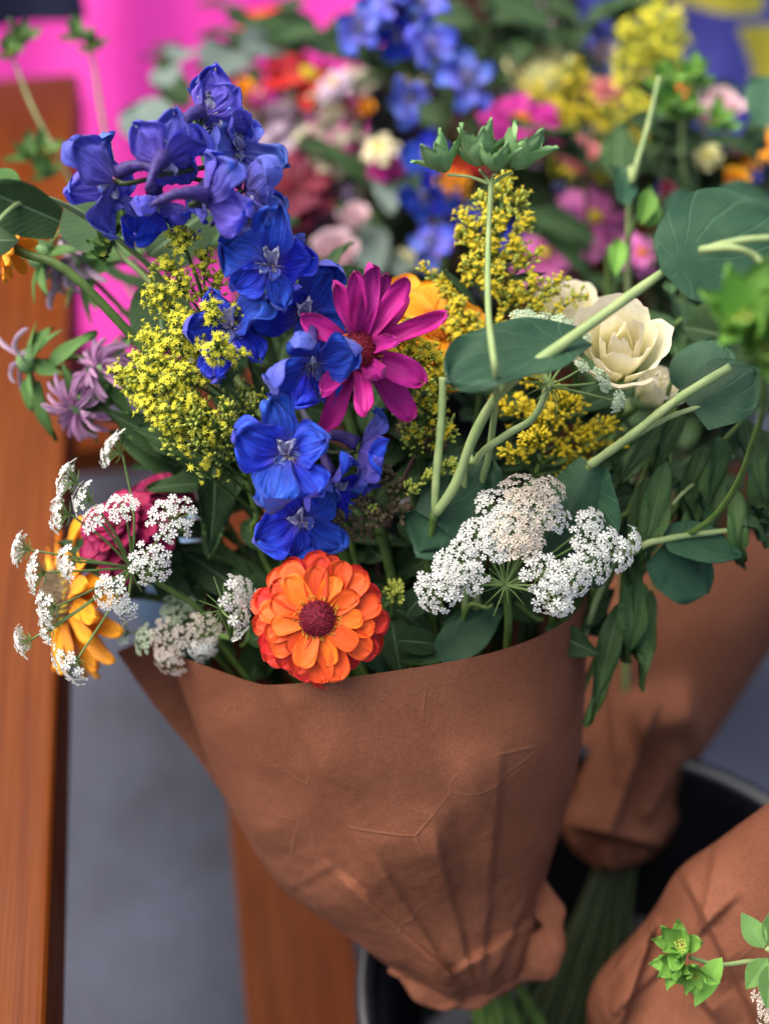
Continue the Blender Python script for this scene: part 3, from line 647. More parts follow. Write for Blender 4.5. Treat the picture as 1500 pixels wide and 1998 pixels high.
def delphinium(label, spine, G, florets, r=.0028, group='delphinium spikes', full=True):
    pts = [P(*p) for p in spine]; t = thing('delphinium', label, 'delphinium', base_of(G), group)
    mc, mr, nk = G; ax = (nk - mc).normalized()
    pp = pts + [pts[-1].lerp(mc, .5), nk + Vector((-.01, .005, 0)), nk + ax * .16 + Vector((-.03, .02, 0))]
    part('stem', tube_mesh('stem', pp, [r * .5, r, r * 1.4], M['stem'], 8, 60), t)
    sp = spline(pts, 80)
    for (x, y, d, N, up, s, el, st, *ro) in florets:
        pos = P(x, y, d); q = sp[np.argmin(np.linalg.norm(sp - np.array(pos), axis=1))]
        floret(t, pos, N, up, s, el, st, Vector(q), RAD(ro[0]) if ro else 0)
    return t

# five-petalled white floret, template for lace flowers
def lace_template():
    v, f = [(0, 0, .1)], []
    for k in range(5):
        a = k * 2 * math.pi / 5; c, s_ = math.cos, math.sin; n0 = len(v)
        v += [(.62 * c(a - .42), .62 * s_(a - .42), .28), (1.02 * c(a - .3), 1.02 * s_(a - .3), .22), (.86 * c(a), .86 * s_(a), .12), (1.02 * c(a + .3), 1.02 * s_(a + .3), .22), (.62 * c(a + .42), .62 * s_(a + .42), .28)]
        f += [(0, n0, n0 + 1, n0 + 2), (0, n0 + 2, n0 + 3, n0 + 4)]
    return v, f
LT = lace_template()
def umbellet(t, pos, N, R, hub, mat='white', dens=1.0, rr=.00021, flr=.0021, bow=.35):
    """a cluster of tiny florets on thread stalks, and the ray that carries it"""
    F = frame(pos, N, (0, 1, .2)); b = MB(); base = Vector((0, 0, -R * .85)); n = int(38 * dens * (R / .011) ** 1.6); ms = []
    for i in range(n):
        q = math.sqrt((i + .5) / n) * rnd.uniform(.9, 1.08); a = i * 2.39996 + rnd.uniform(-.2, .2)
        x, y = R * q * math.cos(a), R * q * math.sin(a); z = -R * bow * q * q + rnd.uniform(-.12, .12) * R
        s = flr * (.70 + .55 * q) * rnd.uniform(.6, 1.25); tilt = .75 * q + rnd.uniform(-.3, .3)
        ms.append(T(x, y, z) @ RZ(a) @ RY(tilt) @ RZ(rnd.uniform(0, 6)) @ Matrix.Scale(s, 4))
        if i % 2 == 0 or q > .75:
            b.tube([tuple(base * .9), (x * .5, y * .5, z * .4 - R * .38), (x, y, z)], [rr * .9, rr], 3, 1, False)
    b.many(*LT, ms, 0)
    for k in range(7):                                      # bractlets under the cluster
        a = k * .9; b.tube([tuple(base * .92), (R * .35 * math.cos(a), R * .35 * math.sin(a), -R * .8), (R * .62 * math.cos(a), R * .62 * math.sin(a), -R * .72)], [rr * 1.6, rr * .6], 3, 1, False)
    u = part('umbellet', b.mesh('umbellet', [M[mat], M['lgreen']], False), t, F, 'stuff')
    if hub is not None:
        e = F @ base; m = hub.lerp(e, .5) + D(*N) * -.2 * (e - hub).length * .3
        part('ray', tube_mesh('ray', [hub, m, e], [.00075, .00055], M['lgreen'], 5, 12), u)
def lace(label, hub, N, G, items, group='white lace flowers', mat='white', name='lace_flower', stem_mat='stem', rs=.0021, via=None, cat='lace flower'):
    h = P(*hub); t = thing(name, label, cat, base_of(G), group)
    if via: pts = [h] + [P(*v) for v in via] + [G[2], base_of(G)]
    else: pts = path_to(h, -D(*N), G)
    part('stem', tube_mesh('stem', pts, [rs * .8, rs], M[stem_mat], 8, 36), t)
    b = MB()
    for k in range(12):
        a = k * .55 + rnd.uniform(-.1, .1); F = frame(h, N); L = rnd.uniform(.008, .016)
        b.tube([F @ Vector((0, 0, 0)), F @ Vector((L * .5 * math.cos(a), L * .5 * math.sin(a), -.001)), F @ Vector((L * math.cos(a), L * math.sin(a), -.005))], [.0005, .0002], 4, 0, False)
    part('bracts', b.mesh('bracts', M['lgreen']), t, None, 'stuff')
    for it in items:
        x, y, d, Rp, n = it[:5]; m = it[5] if len(it) > 5 else mat; dn = it[6] if len(it) > 6 else 1
        umbellet(t, P(x, y, d), n, Rp / FPX * d, h, m, dn)
    return t

# goldenrod
def gold_template(rays=8, seed=0):
    q = random.Random(seed); v, f, m = [(0, 0, .35)], [], []
    for k in range(rays):
        a = 2 * math.pi * k / rays; n0 = len(v); c, s_ = math.cos(a), math.sin(a); p = (-s_ * .15, c * .15)
        k1 = q.uniform(.65, 1.15); v += [(.28 * c + p[0], .28 * s_ + p[1], .32), (k1 * c, k1 * s_, q.uniform(.2, .9)), (.28 * c - p[0], .28 * s_ - p[1], .32)]; f.append((0, n0 + 2, n0 + 1, n0)); m.append(0)
    n0 = len(v)
    for k in range(6):
        a = 2 * math.pi * k / 6; v.append((.34 * math.cos(a), .34 * math.sin(a), .25))
    v.append((0, 0, -1.3)); v.append((0, 0, .75))
    for k in range(6):
        f.append((n0 + (k + 1) % 6, n0 + k, n0 + 6)); m.append(1); f.append((n0 + k, n0 + (k + 1) % 6, n0 + 7)); m.append(0)
    return v, f, m
GTS = [gold_template(6 + k % 4, k) for k in range(7)]; GT = GTS[0]
def bud_template():
    v, f = [(0, 0, -1)], []
    for z, r in ((-.4, .42), (.35, .46), (.8, .26)):
        for k in range(6): v.append((r * math.cos(k * 1.047), r * math.sin(k * 1.047), z))
    v.append((0, 0, 1))
    for k in range(6):
        k2 = (k + 1) % 6; f += [(0, 1 + k2, 1 + k), (13 + k, 13 + k2, 19)]
        for q in (1, 7): f.append((q + k, q + k2, q + 6 + k2, q + 6 + k))
    return v, f
BT = bud_template()
def spray(t, pts, n, spread, mat='gold', openr=.7, fr=.0024, gmat='goldg', seg=14, stemr=.0006):
    """one side branch of goldenrod, crowded with tiny stars and buds"""
    sp = spline(pts, seg); b = MB(); b.tube(sp, [stemr * 1.4, stemr * .6], 5, 2, False); ms, mb = [], []
    for i in range(int(n * (1.45 if fr < .003 else 1))):
        f = rnd.uniform(.08, 1) ** .45; k = f * seg; q = min(int(k), seg - 1); c = sp[q] + (sp[q + 1] - sp[q]) * (k - q); tan = sp[q + 1] - sp[q]; tan /= np.linalg.norm(tan)
        o = np.array([rnd.gauss(0, 1) for _ in range(3)]) + np.array(D(0, .5, .8)); o -= tan * o.dot(tan) * .6; o /= np.linalg.norm(o)
        e = c + (o + tan * .5) * 1.0 * spread * rnd.uniform(.35, 1) * (1.05 - .4 * f); z = Vector((e - c) + tan * .002).normalized()
        Mx = z.to_track_quat('Z', 'Y').to_matrix().to_4x4(); Mx.translation = Vector(e)
        b.tube([c, (c + e) / 2 + tan * .001, e], [.00026, .0003], 3, 2, False)
        if rnd.random() < openr: ms.append(Mx @ RZ(rnd.uniform(0, 6)) @ Matrix.Scale(fr * rnd.uniform(.65, 1.25), 4))
        else: mb.append(Mx @ Matrix.Scale(fr * rnd.uniform(.6, .85), 4))
    for k, g_ in enumerate(GTS): b.many(g_[0], g_[1], ms[k::7], g_[2])
    b.many(*BT, mb, 1)
    return part('flower_spray', b.mesh('flower_spray', [M[mat], M[gmat], M['stem']]), t, None, 'stuff')
def goldenrod(label, spine, G, sprays, mat='gold', group='goldenrod sprays', stem='stem', leaves=(), name='goldenrod', cat='goldenrod', fr=.0024, openr=.7, gmat='goldg', r=.0017):
    t = thing(name, label, cat, base_of(G), group); pts = [P(*p) for p in spine]
    mc, mr, nk = G; part('stem', tube_mesh('stem', pts + [nk, base_of(G)], [r * .5, r, r], M[stem], 7, 50), t)
    sp = spline(pts, 60)
    for it in sprays:
        x, y, d, n, sprd = it[:5]; tip = P(x, y, d); a = np.array(tip)
        i = int(np.argmin(np.linalg.norm(sp - a, axis=1))); i = min(60, i + it[5] if len(it) > 5 else i + 9); root = Vector(sp[i])
        mid = root.lerp(tip, .55) + D(0, .0, .6) * (tip - root).length * .12
        spray(t, [root, mid, tip], n, sprd, mat, it[6] if len(it) > 6 else openr, fr, gmat)
    for (x, y, d, N, up, L, W) in leaves:
        part('leaf', petal('leaf', L, W, prof_leaf(.4), [M['leaf'], M['leaf']], nu=4, nv=10, arch=rnd.uniform(-.5, .3), fold=.3, seed=int(x)), t, frame(P(x, y, d), N, up))
    return t

def leaf_at(t, x, y, d, N, up, L, W, prof, mats, name='leaf', **k):
    k.setdefault('nu', 8); k.setdefault('nv', 14)
    return part(name, petal(name, L, W, prof, [M[m] for m in mats], seed=int(x + y), **k), t, frame(P(x, y, d), N, up))
def bract_head(t, pos, N, up, s, n=9, mats=('bract', 'bract'), elv=22):
    F = frame(pos, N, up); b = MB(); ms = []
    for k in range(n):
        a = 2 * math.pi * k / n + rnd.uniform(-.2, .2); el = elv + 24 * (k % 2)
        me = pv(('bract', mats), 4, 'bract', 1, .52, prof_leaf(.42, .9), [M[mats[0]], M[mats[1]]], nu=8, nv=12, fold=.10, arch=.55, cup=.16, th=.004, ruf=.05, wav=.15)
        part('bract', me, t, F @ RZ(a) @ T(0, s * .06, 0) @ RX(RAD(el)) @ Matrix.Scale(s * rnd.uniform(.8, 1.1), 4))
    for k in range(24):
        a = k * 2.4; q = s * .24 * math.sqrt(k / 24); ms.append(F @ T(q * math.cos(a), q * math.sin(a), s * .16 + rnd.uniform(0, .06) * s) @ Matrix.Scale(s * .055, 4))
    b.many(GT[0], GT[1], ms, 0); part('florets', b.mesh('florets', M['goldg']), t, None, 'stuff')
def stem(t, pts, rr, mat='stempale', n=9, seg=40, name='stem'):
    rr = np.interp(np.linspace(0, 1, seg + 1), np.linspace(0, 1, len(rr)), rr) * [1 + .05 * math.sin(i * .9 + 1) + rnd.uniform(-.03, .03) for i in range(seg + 1)]
    part(name, tube_mesh(name, [P(*q) if isinstance(q, tuple) else q for q in pts], rr, M[mat], n, seg), t)

# ================================================================== the front bouquet
zinnia(620, 1207, .545, 133, (-.02, .10, 1), 'orange zinnia with a dark red eye at the paper edge',
       [(13, .95, .42, -16, -.14, 'zorr', -.15), (15, .93, .40, -7, -.07, 'zorr', -.2), (14, .80, .38, 1, .0, 'zorm', -.2), (11, .62, .33, 10, .04, 'zor', -.3)], A_, eyer=.27, nring=40)
zinnia(700, 684, .543, 166, (.25, .05, 1), 'magenta zinnia with narrow curled petals and orange stamens', [], A_, eyer=.22, ring='anther', nring=30,
       spec=[(-24, .78, .24, 30, 0, 'zmag', -.35), (-8, .86, .22, 20, .02, 'zmag', .25), (4, .92, .26, 30, .02, 'zmag', -.2), (17, .86, .20, 8, -.02, 'zmag', .35), (31, .94, .25, 34, .05, 'zmag', -.25), (43, .78, .24, 12, -.03, 'zmag', .2), (66, 1.02, .22, 4, 0, 'zmag', .5),
             (84, .56, .2, 48, .04, 'zmag', .5), (116, .74, .34, 26, 0, 'zmag', -.55), (138, .96, .33, 4, -.03, 'zmag', -.4), (154, .58, .26, 32, .04, 'zmag', .7), (186, .84, .24, 12, 0, 'zmag', .55), (204, 1.0, .27, -6, -.04, 'zmag', -.3), (222, .8, .24, 18, 0, 'zmag', .3), (-58, .7, .26, -6, -.05, 'zmag', .2)])
# the little open stars on the magenta eye
zinnia(850, 640, .60, 125, (.25, .45, .8), 'yellow orange flower half hidden behind goldenrod and the magenta zinnia', [(13, 1.0, .46, -2, -.06, 'yelor', -.25), (12, .85, .44, 8, 0, 'yelor', -.25)], A_, eye='anther', group='orange garden flowers', name='orange_flower', cat='flower')
zinnia(238, 1035, .60, 88, (-.35, .45, .8), 'crimson zinnia with packed petals behind the white lace florets', [(15, 1.0, .42, -8, -.25, 'zcrim', -.4), (15, .95, .42, 4, -.1, 'zcrim', -.4), (14, .85, .4, 16, .05, 'zcrim', -.4), (12, .68, .36, 30, .15, 'zcrim', -.4), (9, .5, .32, 46, .2, 'zcrim', -.4)], A_, eye='zcrim' if False else 'eye', eyer=.16, nring=6)
zinnia(318, 968, .615, 60, (.1, .75, .55), 'smaller crimson zinnia peeking out above the white lace florets', [(14, 1.0, .42, -4, -.2, 'zcrim', -.4), (13, .9, .42, 10, -.05, 'zcrim', -.4), (12, .75, .4, 24, .1, 'zcrim', -.4), (9, .55, .34, 40, .18, 'zcrim', -.4)], A_, eyer=.16, nring=6)
zinnia(128, 1165, .635, 150, (-.75, .05, .45), 'golden yellow sunflower head turned away behind the white lace flower', [(17, 1.0, .26, -8, -.05, 'yelor', -.35), (14, .92, .26, 6, 0, 'yelor', -.3)], A_, eye='sedum', eyer=.36, ring='golddeep', group='sunflowers', cat='sunflower', name='sunflower')
zinnia(18, 478, .57, 70, (-.8, .5, .1), 'yellow petalled flower at the end of a stem over the bench rail', [(12, 1.0, .34, -14, 0, 'yelor', -.5)], A_, eye='sedum', eyer=.3, group='sunflowers', cat='sunflower', name='sunflower')

rose(1215, 668, .565, 118, (-.08, .50, .86), 'cream lisianthus fully open beside the pale green leaf stem', A_, seed=4, npet=10)
rose(1110, 600, .61, 85, (-.1, .7, .6), 'cream lisianthus tucked behind the goldenrod tip', A_, seed=6, npet=9)
rose(1290, 752, .61, 62, (.5, .5, .6), 'small cream lisianthus bloom under the open cream one', A_, seed=8, npet=9)

# delphinium
UPF = (0, 1, 0)
delphinium('deep blue delphinium spike rising over the front bouquet', [(372, 215, .545), (405, 330, .545), (440, 445, .55), (480, 560, .56), (520, 660, .57), (555, 790, .575), (585, 900, .58), (610, 1040, .60)], A_, [
    (398, 228, .535, (.30, .62, -.45), (-.2, .6, .6), .90, 42, 'blue', 0),
    (318, 318, .515, (.10, .55, -.60), (0, .7, .5), .90, 40, 'blue', 20),
    (225, 352, .525, (-.75, .05, -.35), (0, 1, 0), .90, 38, 'pale', 10),
    (402, 392, .508, (.70, .18, -.42), (0, .6, .5), .90, 40, 'blue', 30),
    (462, 292, .555, (.45, -.10, .55), UPF, .84, 20, 'pale', 36),
    (478, 372, .535, (.80, .10, -.25), UPF, .84, 40, 'blue', 0),
    (488, 432, .552, (.70, -.05, .45), UPF, .84, 26, 'pale', 20),
    (305, 385, .545, (-.1, -.75, -.1), (0, 0, 1), .95, 38, 'dark', 0),
    (528, 518, .535, (.14, .02, 1), UPF, .90, 10, 'blue', -12),
    (452, 640, .552, (-.12, .10, 1), UPF, .90, 8, 'dark', 20),
    (588, 612, .562, (.45, -.25, .8), UPF, .92, 18, 'blue', 36),
    (608, 708, .533, (.0, -.62, .62), UPF, .92, 26, 'dark', 0),
    (562, 885, .530, (-.04, .06, 1), UPF, .90, 10, 'blue', 8),
    (700, 880, .562, (.75, -.10, .05), UPF, .9, 30, 'dark', 20),
    (640, 940, .566, (.35, -.55, .35), UPF, .84, 28, 'dark', 0),
    (585, 1010, .560, (.05, -.42, .8), UPF, .84, 20, 'dark', 30)])

# white lace flowers
W_ = lambda x, y, d, r, n, *k: (x, y, d, r, n, *k)
lace('large white lace flower with a tan top, open over the paper edge', (986, 1142, .565), (.05, .35, .8), A_, [
    (842, 1165, .545, 44, (-.4, -.35, .8)), (885, 1095, .548, 42, (-.4, .1, .9)), (915, 1130, .552, 36, (-.3, -.2, 1)), (930, 1045, .550, 44, (-.25, .3, .9)), (870, 1125, .55, 34, (-.4, 0, .9)),
    (965, 985, .552, 44, (-.2, .5, .9)), (1005, 1035, .545, 48, (0, .35, 1), 'whitet'), (1045, 985, .548, 50, (.1, .5, .9), 'whitet'), (1020, 942, .556, 44, (0, .75, .6), 'whitet'), (1075, 950, .558, 36, (.3, .6, .7), 'whitet'), (1000, 1005, .55, 40, (-.1, .5, .9)), (1085, 1005, .555, 34, (.3, .4, .8)),
    (1030, 1062, .545, 36, (.05, .2, 1), 'whitet'), (965, 1060, .547, 36, (-.1, .2, 1)),
    (1060, 1118, .545, 40, (.15, -.15, 1)), (1085, 1165, .542, 44, (.15, -.4, .9)), (1120, 1130, .545, 44, (.3, -.2, 1)), (1165, 1100, .55, 42, (.45, 0, .9)), (1200, 1060, .555, 36, (.6, .15, .7)), (1225, 1085, .555, 32, (.7, -.1, .6)),
    (1150, 1050, .555, 36, (.35, .3, .9)), (1160, 1008, .56, 28, (.3, .6, .7)), (1245, 1050, .56, 24, (.8, .2, .4)), (1095, 1195, .545, 26, (.1, -.7, .6))], rs=.0026, via=[(990, 1250, .60), (960, 1500, .68)])
lace('white lace flower with long bare rays spread over the bench rail', (258, 1108, .585), (-.55, .1, .75), A_, [
    (207, 872, .575, 40, (-.85, .35, .2)), (118, 930, .56, 40, (-.85, .3, .1)), (150, 965, .56, 36, (-.7, .3, .3)), (102, 1000, .562, 42, (-.85, .1, .2)), (178, 1004, .555, 27, (-.45, .4, .7)),
    (236, 985, .555, 33, (-.15, .5, .8)), (336, 1008, .552, 46, (.15, .3, 1)), (292, 1100, .550, 41, (.1, -.05, 1)), (211, 1162, .550, 38, (-.25, -.25, 1)), (118, 1100, .555, 36, (-.7, -.1, .4)),
    (28, 1068, .56, 36, (-.9, .15, .15)), (55, 1118, .56, 42, (-.85, 0, .3)), (78, 1190, .56, 40, (-.8, -.15, .3)), (82, 1235, .56, 26, (-.8, -.3, .3)), (34, 1255, .565, 32, (-.85, -.2, .1)), (124, 1308, .555, 46, (-.55, -.5, .6)), (245, 1195, .556, 22, (0, -.5, .8))],
    rs=.0018, via=[(330, 1150, .60), (400, 1200, .61), (470, 1310, .635)])
lace('small white lace flower seen side on left of the orange zinnia', (432, 1190, .565), (.7, -.1, .4), A_, [
    (468, 1175, .560, 40, (.85, -.1, .25)), (478, 1220, .560, 34, (.85, -.3, .2)), (482, 1150, .572, 36, (.7, .3, .4))], rs=.0018, via=[(452, 1240, .59), (480, 1320, .62)])
lace('faded cream lace flower drooping over the paper flap', (380, 1215, .625), (-.2, -.3, .8), A_, [
    (318, 1255, .602, 44, (-.4, -.2, .8), 'whitet'), (325, 1300, .604, 34, (-.3, -.5, .7), 'whitet'), (398, 1238, .60, 40, (.1, -.1, .9), 'whitet'), (395, 1275, .602, 26, (.1, -.5, .8)), (270, 1250, .61, 28, (-.6, .1, .5), 'whiteg'), (345, 1180, .62, 34, (-.1, .5, .7), 'whiteg'), (232, 1232, .615, 22, (-.7, .2, .4), 'whiteg')], rs=.0016, via=[(430, 1290, .64)])
lace('pale green unopened lace flower on a curved stalk', (1070, 752, .535), (.6, .4, .5), A_, [
    (1180, 738, .53, 22, (.6, .4, .6), 'whiteg', 2.0), (1210, 785, .53, 18, (.7, -.3, .6), 'whiteg', 2.0), (1138, 712, .535, 16, (.5, .7, .5), 'whiteg', 2.0), (1060, 622, .55, 26, (.1, .6, .7), 'whiteg', 2.0), (1100, 625, .55, 20, (.3, .6, .7), 'whiteg', 2.0), (1140, 655, .55, 15, (.4, .5, .7), 'whiteg', 2), (1020, 610, .555, 22, (-.2, .7, .6), 'whiteg', 2.0)],
    rs=.0021, stem_mat='stempale', via=[(1040, 815, .54), (985, 850, .545), (928, 900, .555), (905, 1000, .58)])

# goldenrod
goldenrod('lime yellow goldenrod spray left of the blue delphinium', [(350, 455, .56), (390, 560, .57), (425, 700, .585), (460, 850, .595), (500, 1000, .61), (540, 1140, .63)], A_, [
    (352, 462, .55, 60, .010), (318, 520, .55, 45, .008), (400, 505, .56, 34, .008), (300, 565, .55, 50, .008, 14), (350, 555, .55, 45, .009), (425, 535, .565, 26, .007), (300, 590, .555, 34, .007, 16),
    (410, 600, .54, 50, .008, 12), (460, 610, .55, 26, .007), (285, 655, .55, 60, .009, 14), (335, 665, .545, 45, .009, 10), (380, 670, .55, 40, .009), (425, 680, .535, 55, .009, 8), (465, 690, .54, 26, .007, 6),
    (232, 725, .545, 70, .008, 20), (250, 760, .545, 50, .008, 20), (300, 700, .545, 50, .009, 16), (260, 700, .55, 40, .008, 18), (360, 780, .545, 50, .010, 8, .5), (420, 830, .55, 40, .009, 9, .3), (350, 620, .55, 45, .008, 10), (275, 735, .545, 55, .009, 16), (315, 745, .545, 50, .009, 12, .5), (345, 730, .54, 45, .009), (275, 790, .545, 60, .009, 18), (330, 805, .545, 60, .010, 12, .4), (375, 820, .545, 50, .010, 8, .3), (310, 845, .55, 40, .008, 16, .4), (390, 860, .55, 40, .008, 9, .3), (440, 800, .55, 26, .008, 8, .1), (515, 780, .56, 30, .009, 6, .05), (480, 760, .565, 24, .008, 8, .05)],
    mat='gold', fr=.0023, openr=.7, leaves=[(430, 760, .575, (.4, .3, .7), (.5, .7, .2), .035, .007), (400, 900, .59, (.3, .2, .8), (-.8, .4, .2), .04, .008), (520, 960, .60, (0, .2, .8), (.7, .5, .2), .035, .006)])
goldenrod('tall deep yellow goldenrod plume behind the thin bract stem', [(985, 350, .60), (968, 480, .60), (955, 600, .605), (940, 720, .61), (925, 850, .62), (900, 1000, .64)], A_, [
    (985, 358, .598, 45, .009), (940, 390, .598, 34, .008), (1015, 385, .598, 30, .008), (905, 425, .596, 40, .008), (965, 430, .592, 50, .009), (1025, 435, .596, 36, .008), (900, 455, .596, 26, .007), (950, 480, .592, 50, .009), (1010, 480, .594, 50, .009), (1045, 495, .598, 26, .007), (910, 510, .594, 45, .009), (960, 525, .59, 50, .010),
    (825, 520, .60, 30, .006, 16), (860, 545, .598, 36, .007, 14), (1040, 550, .594, 50, .009, 12), (1090, 550, .594, 45, .008, 16), (1130, 575, .594, 30, .008, 18), (890, 595, .592, 50, .009, 10), (1000, 570, .592, 40, .009), (1050, 600, .594, 40, .009, 10), (880, 640, .59, 50, .009), (930, 640, .59, 50, .009), (985, 640, .592, 40, .009), (1090, 640, .596, 30, .008, 12), (1040, 660, .596, 30, .008)],
    mat='golddeep', openr=.72, leaves=[(930, 600, .595, (.4, .3, .7), (-.5, .7, .2), .03, .006), (960, 690, .595, (.4, .3, .7), (.7, .5, .2), .032, .007), (985, 550, .595, (.1, .3, .7), (.8, .4, .2), .025, .005)])
goldenrod('bushy deep yellow goldenrod right of the magenta zinnia', [(800, 640, .57), (815, 740, .58), (825, 850, .59), (830, 1000, .615)], A_, [
    (760, 655, .56, 55, .009), (800, 650, .558, 55, .009), (745, 690, .56, 30, .008), (840, 690, .56, 50, .009), (800, 700, .556, 60, .010), (870, 715, .562, 45, .009), (770, 740, .56, 50, .009), (830, 745, .556, 55, .010), (885, 745, .565, 30, .008), (790, 790, .565, 40, .009, 9, .3), (850, 790, .566, 50, .010, 9, .3), (800, 850, .575, 36, .010, 9, .15), (880, 840, .575, 36, .010, 9, .2), (760, 700, .565, 36, .008)],
    mat='golddeep', openr=.6)
goldenrod('goldenrod with closed buds above the tan topped lace flower', [(1080, 740, .60), (1065, 850, .605), (1040, 950, .615), (1010, 1080, .63)], A_, [
    (1020, 860, .575, 50, .007, 12, .15), (1050, 850, .575, 40, .007, 10, .15), (985, 880, .578, 30, .006, 12, .1), (1085, 770, .592, 50, .009, 9, .4), (1010, 790, .592, 40, .009, 9, .3), (1060, 810, .59, 50, .010, 9, .35), (1120, 790, .592, 40, .009, 9, .3), (1150, 850, .60, 45, .009, 9, .3), (1190, 830, .605, 40, .009, 9, .3), (1100, 880, .60, 36, .010, 9, .2), (1150, 910, .605, 30, .008, 9, .2), (1210, 870, .61, 24, .007, 9, .2), (1035, 730, .60, 36, .009, 9, .4), (970, 790, .60, 36, .01, 9, .3)],
    mat='golddeep', openr=.3, gmat='golddeep')
goldenrod('thin goldenrod side shoot with yellow buds crossing below the brown buds', [(880, 910, .57), (800, 960, .575), (720, 1010, .585), (690, 1080, .61)], A_, [(882, 908, .565, 26, .006, 10, .05), (840, 930, .565, 22, .005, 8, .05), (805, 950, .568, 16, .005, 8, .0), (725, 995, .572, 10, .004, 6, 0)], mat='gold')
# brown seed heads
goldenrod('cluster of brown seed buds right of the lowest delphinium florets', [(830, 850, .60), (790, 930, .60), (760, 1020, .61), (740, 1120, .63)], A_, [
    (745, 925, .57, 34, .008, 8, 0), (700, 985, .572, 34, .008, 10, 0), (780, 960, .572, 30, .008, 8, 0), (650, 1010, .575, 30, .007, 12, 0), (735, 1010, .572, 34, .008, 8, 0), (820, 860, .59, 36, .010, 6, 0), (790, 830, .592, 36, .010, 6, 0), (850, 880, .59, 30, .009, 6, 0), (690, 1040, .58, 24, .007, 8, 0), (780, 1000, .575, 24, .008, 8, 0)],
    mat='sedum', gmat='sedum', stem='stemred', group='brown seed heads', name='seed_head', cat='seed head', fr=.0036)
# tiny fallen bud by the delphinium
# ---- pale stemmed sprigs with round leaves
t = thing('round_leaf_sprig', 'sprig with thick pale stem running to a big round blue green leaf', 'leaf sprig', base_of(A_), 'round leaved sprigs')
stem(t, [(1502, 560, .47), (1478, 505, .475), (1430, 484, .475), (1366, 488, .486)], [.0013, .0016, .0018], seg=20)
stem(t, [(1502, 464, .47), (1440, 470, .474), (1366, 488, .486)], [.0014, .0017], seg=20)
stem(t, [(1300, 526, .510), (1285, 537, .508), (1180, 612, .504), (1080, 684, .500), (1015, 728, .503), (960, 785, .530), (920, 860, .543), (888, 945, .553), (850, 1002, .56)], [.0017, .0023, .0026, .0023, .0024, .0026])
stem(t, [(864, 736, .548), (860, 830, .552), (850, 940, .557), (848, 1000, .562)], [.0019, .0021, .0019])
stem(t, [(848, 1000, .562), (835, 1100, .585), (850, 1250, .62), A_[2], base_of(A_)], [.002, .0024], 'stem')
leaf_at(t, 1288, 528, .502, (.05, .18, 1), (.88, .46, .1), .064, .052, prof_disc, ('bup', 'bupu'), fold=-.10, arch=-.15, ruf=.03, nu=14, nv=20)
leaf_at(t, 1138, 662, .512, (.10, .62, .62), (-.89, -.46, .1), .068, .040, prof_round(.55, .35, 2.0), ('bup', 'bupu'), fold=.28, arch=-.25, ruf=.035, nu=12, nv=20)
leaf_at(t, 845, 1018, .565, (-.05, .25, 1), (.55, .8, .15), .047, .036, prof_round(.6, .7, 2), ('bup', 'bupu'), fold=-.25, ruf=.10, arch=-.3, nu=12, nv=18)
leaf_at(t, 848, 1000, .568, (-.35, .1, .9), (-.5, -.85, .1), .023, .032, prof_round(.5, .8, 2), ('bup', 'bupu'), fold=-.45, ruf=.14, arch=-.5, nu=12, nv=14)
t = thing('bract_sprig', 'thin straight stem topped by a crown of pointed green bracts', 'leaf sprig', base_of(A_), 'round leaved sprigs')
stem(t, [(958, 355, .53), (952, 480, .528), (952, 600, .500), (960, 680, .482), (967, 732, .484), (966, 790, .530), (955, 880, .560), (930, 1100, .60), A_[2]], [.0013, .0014, .0015, .002])
for (x, y, d, N, up, s) in [(872, 335, .53, (-.45, .85, .05), (0, .2, 1), .020), (935, 325, .526, (-.05, 1, .05), (0, .2, 1), .023), (1000, 330, .53, (.4, .9, .05), (0, .2, 1), .022), (965, 335, .522, (.1, .9, .25), (0, .2, 1), .016)]:
    bract_head(t, P(x, y, d), N, up, s * .92, 9, elv=30)
    stem(t, [(958, 360, .53), ((958 + x) / 2, 345, .53), (x, y + 6, d)], [.0009, .0006], seg=8)
t = thing('round_leaf_sprig', 'pair of straight pale stems ending in veined round leaves beside the cream lisianthus', 'leaf sprig', base_of(A_), 'round leaved sprigs')
stem(t, [(1150, 908, .572), (1230, 850, .56), (1320, 780, .555), (1424, 716, .55)], [.0023, .0022, .0024])
stem(t, [(1150, 910, .572), (1240, 850, .565), (1310, 812, .562), (1378, 790, .56)], [.0016, .0014, .0013])
stem(t, [(1150, 910, .574), (1130, 1000, .60), (1080, 1200, .64), A_[2], base_of(A_)], [.0022, .0024], 'stem')
leaf_at(t, 1350, 800, .56, (-.35, .25, .9), (.82, .58, .1), .036, .034, prof_round(.5, .75, 2.2), ('bup', 'bupu'), fold=-.2, arch=-.2, ruf=.03, nu=14, nv=18)
leaf_at(t, 1335, 770, .575, (-.4, .3, .8), (.45, .85, 0), .034, .032, prof_disc, ('bup', 'bupu'), fold=-.15, arch=-.2, ruf=.03, nu=12, nv=16)
leaf_at(t, 1162, 905, .572, (-.25, .2, .9), (-.55, -.8, .1), .056, .036, prof_round(.45, .5, 2), ('bup', 'bupu'), fold=-.5, arch=-.2, ruf=.06, nu=12, nv=18)
leaf_at(t, 1160, 910, .578, (-.55, .1, .6), (-.1, -.98, 0), .062, .04, prof_round(.45, .5, 2), ('bup', 'bupu'), fold=.3, arch=-.3, ruf=.05, nu=12, nv=18)
leaf_at(t, 1420, 750, .57, (-.1, .6, .6), (.9, .1, .1), .03, .03, prof_disc, ('bup', 'bupu'), fold=-.2, ruf=.04)
t = thing('round_leaf_sprig', 'sprig of dark round leaves low beside the lace flower, over the far wrap', 'leaf sprig', base_of(A_), 'round leaved sprigs')
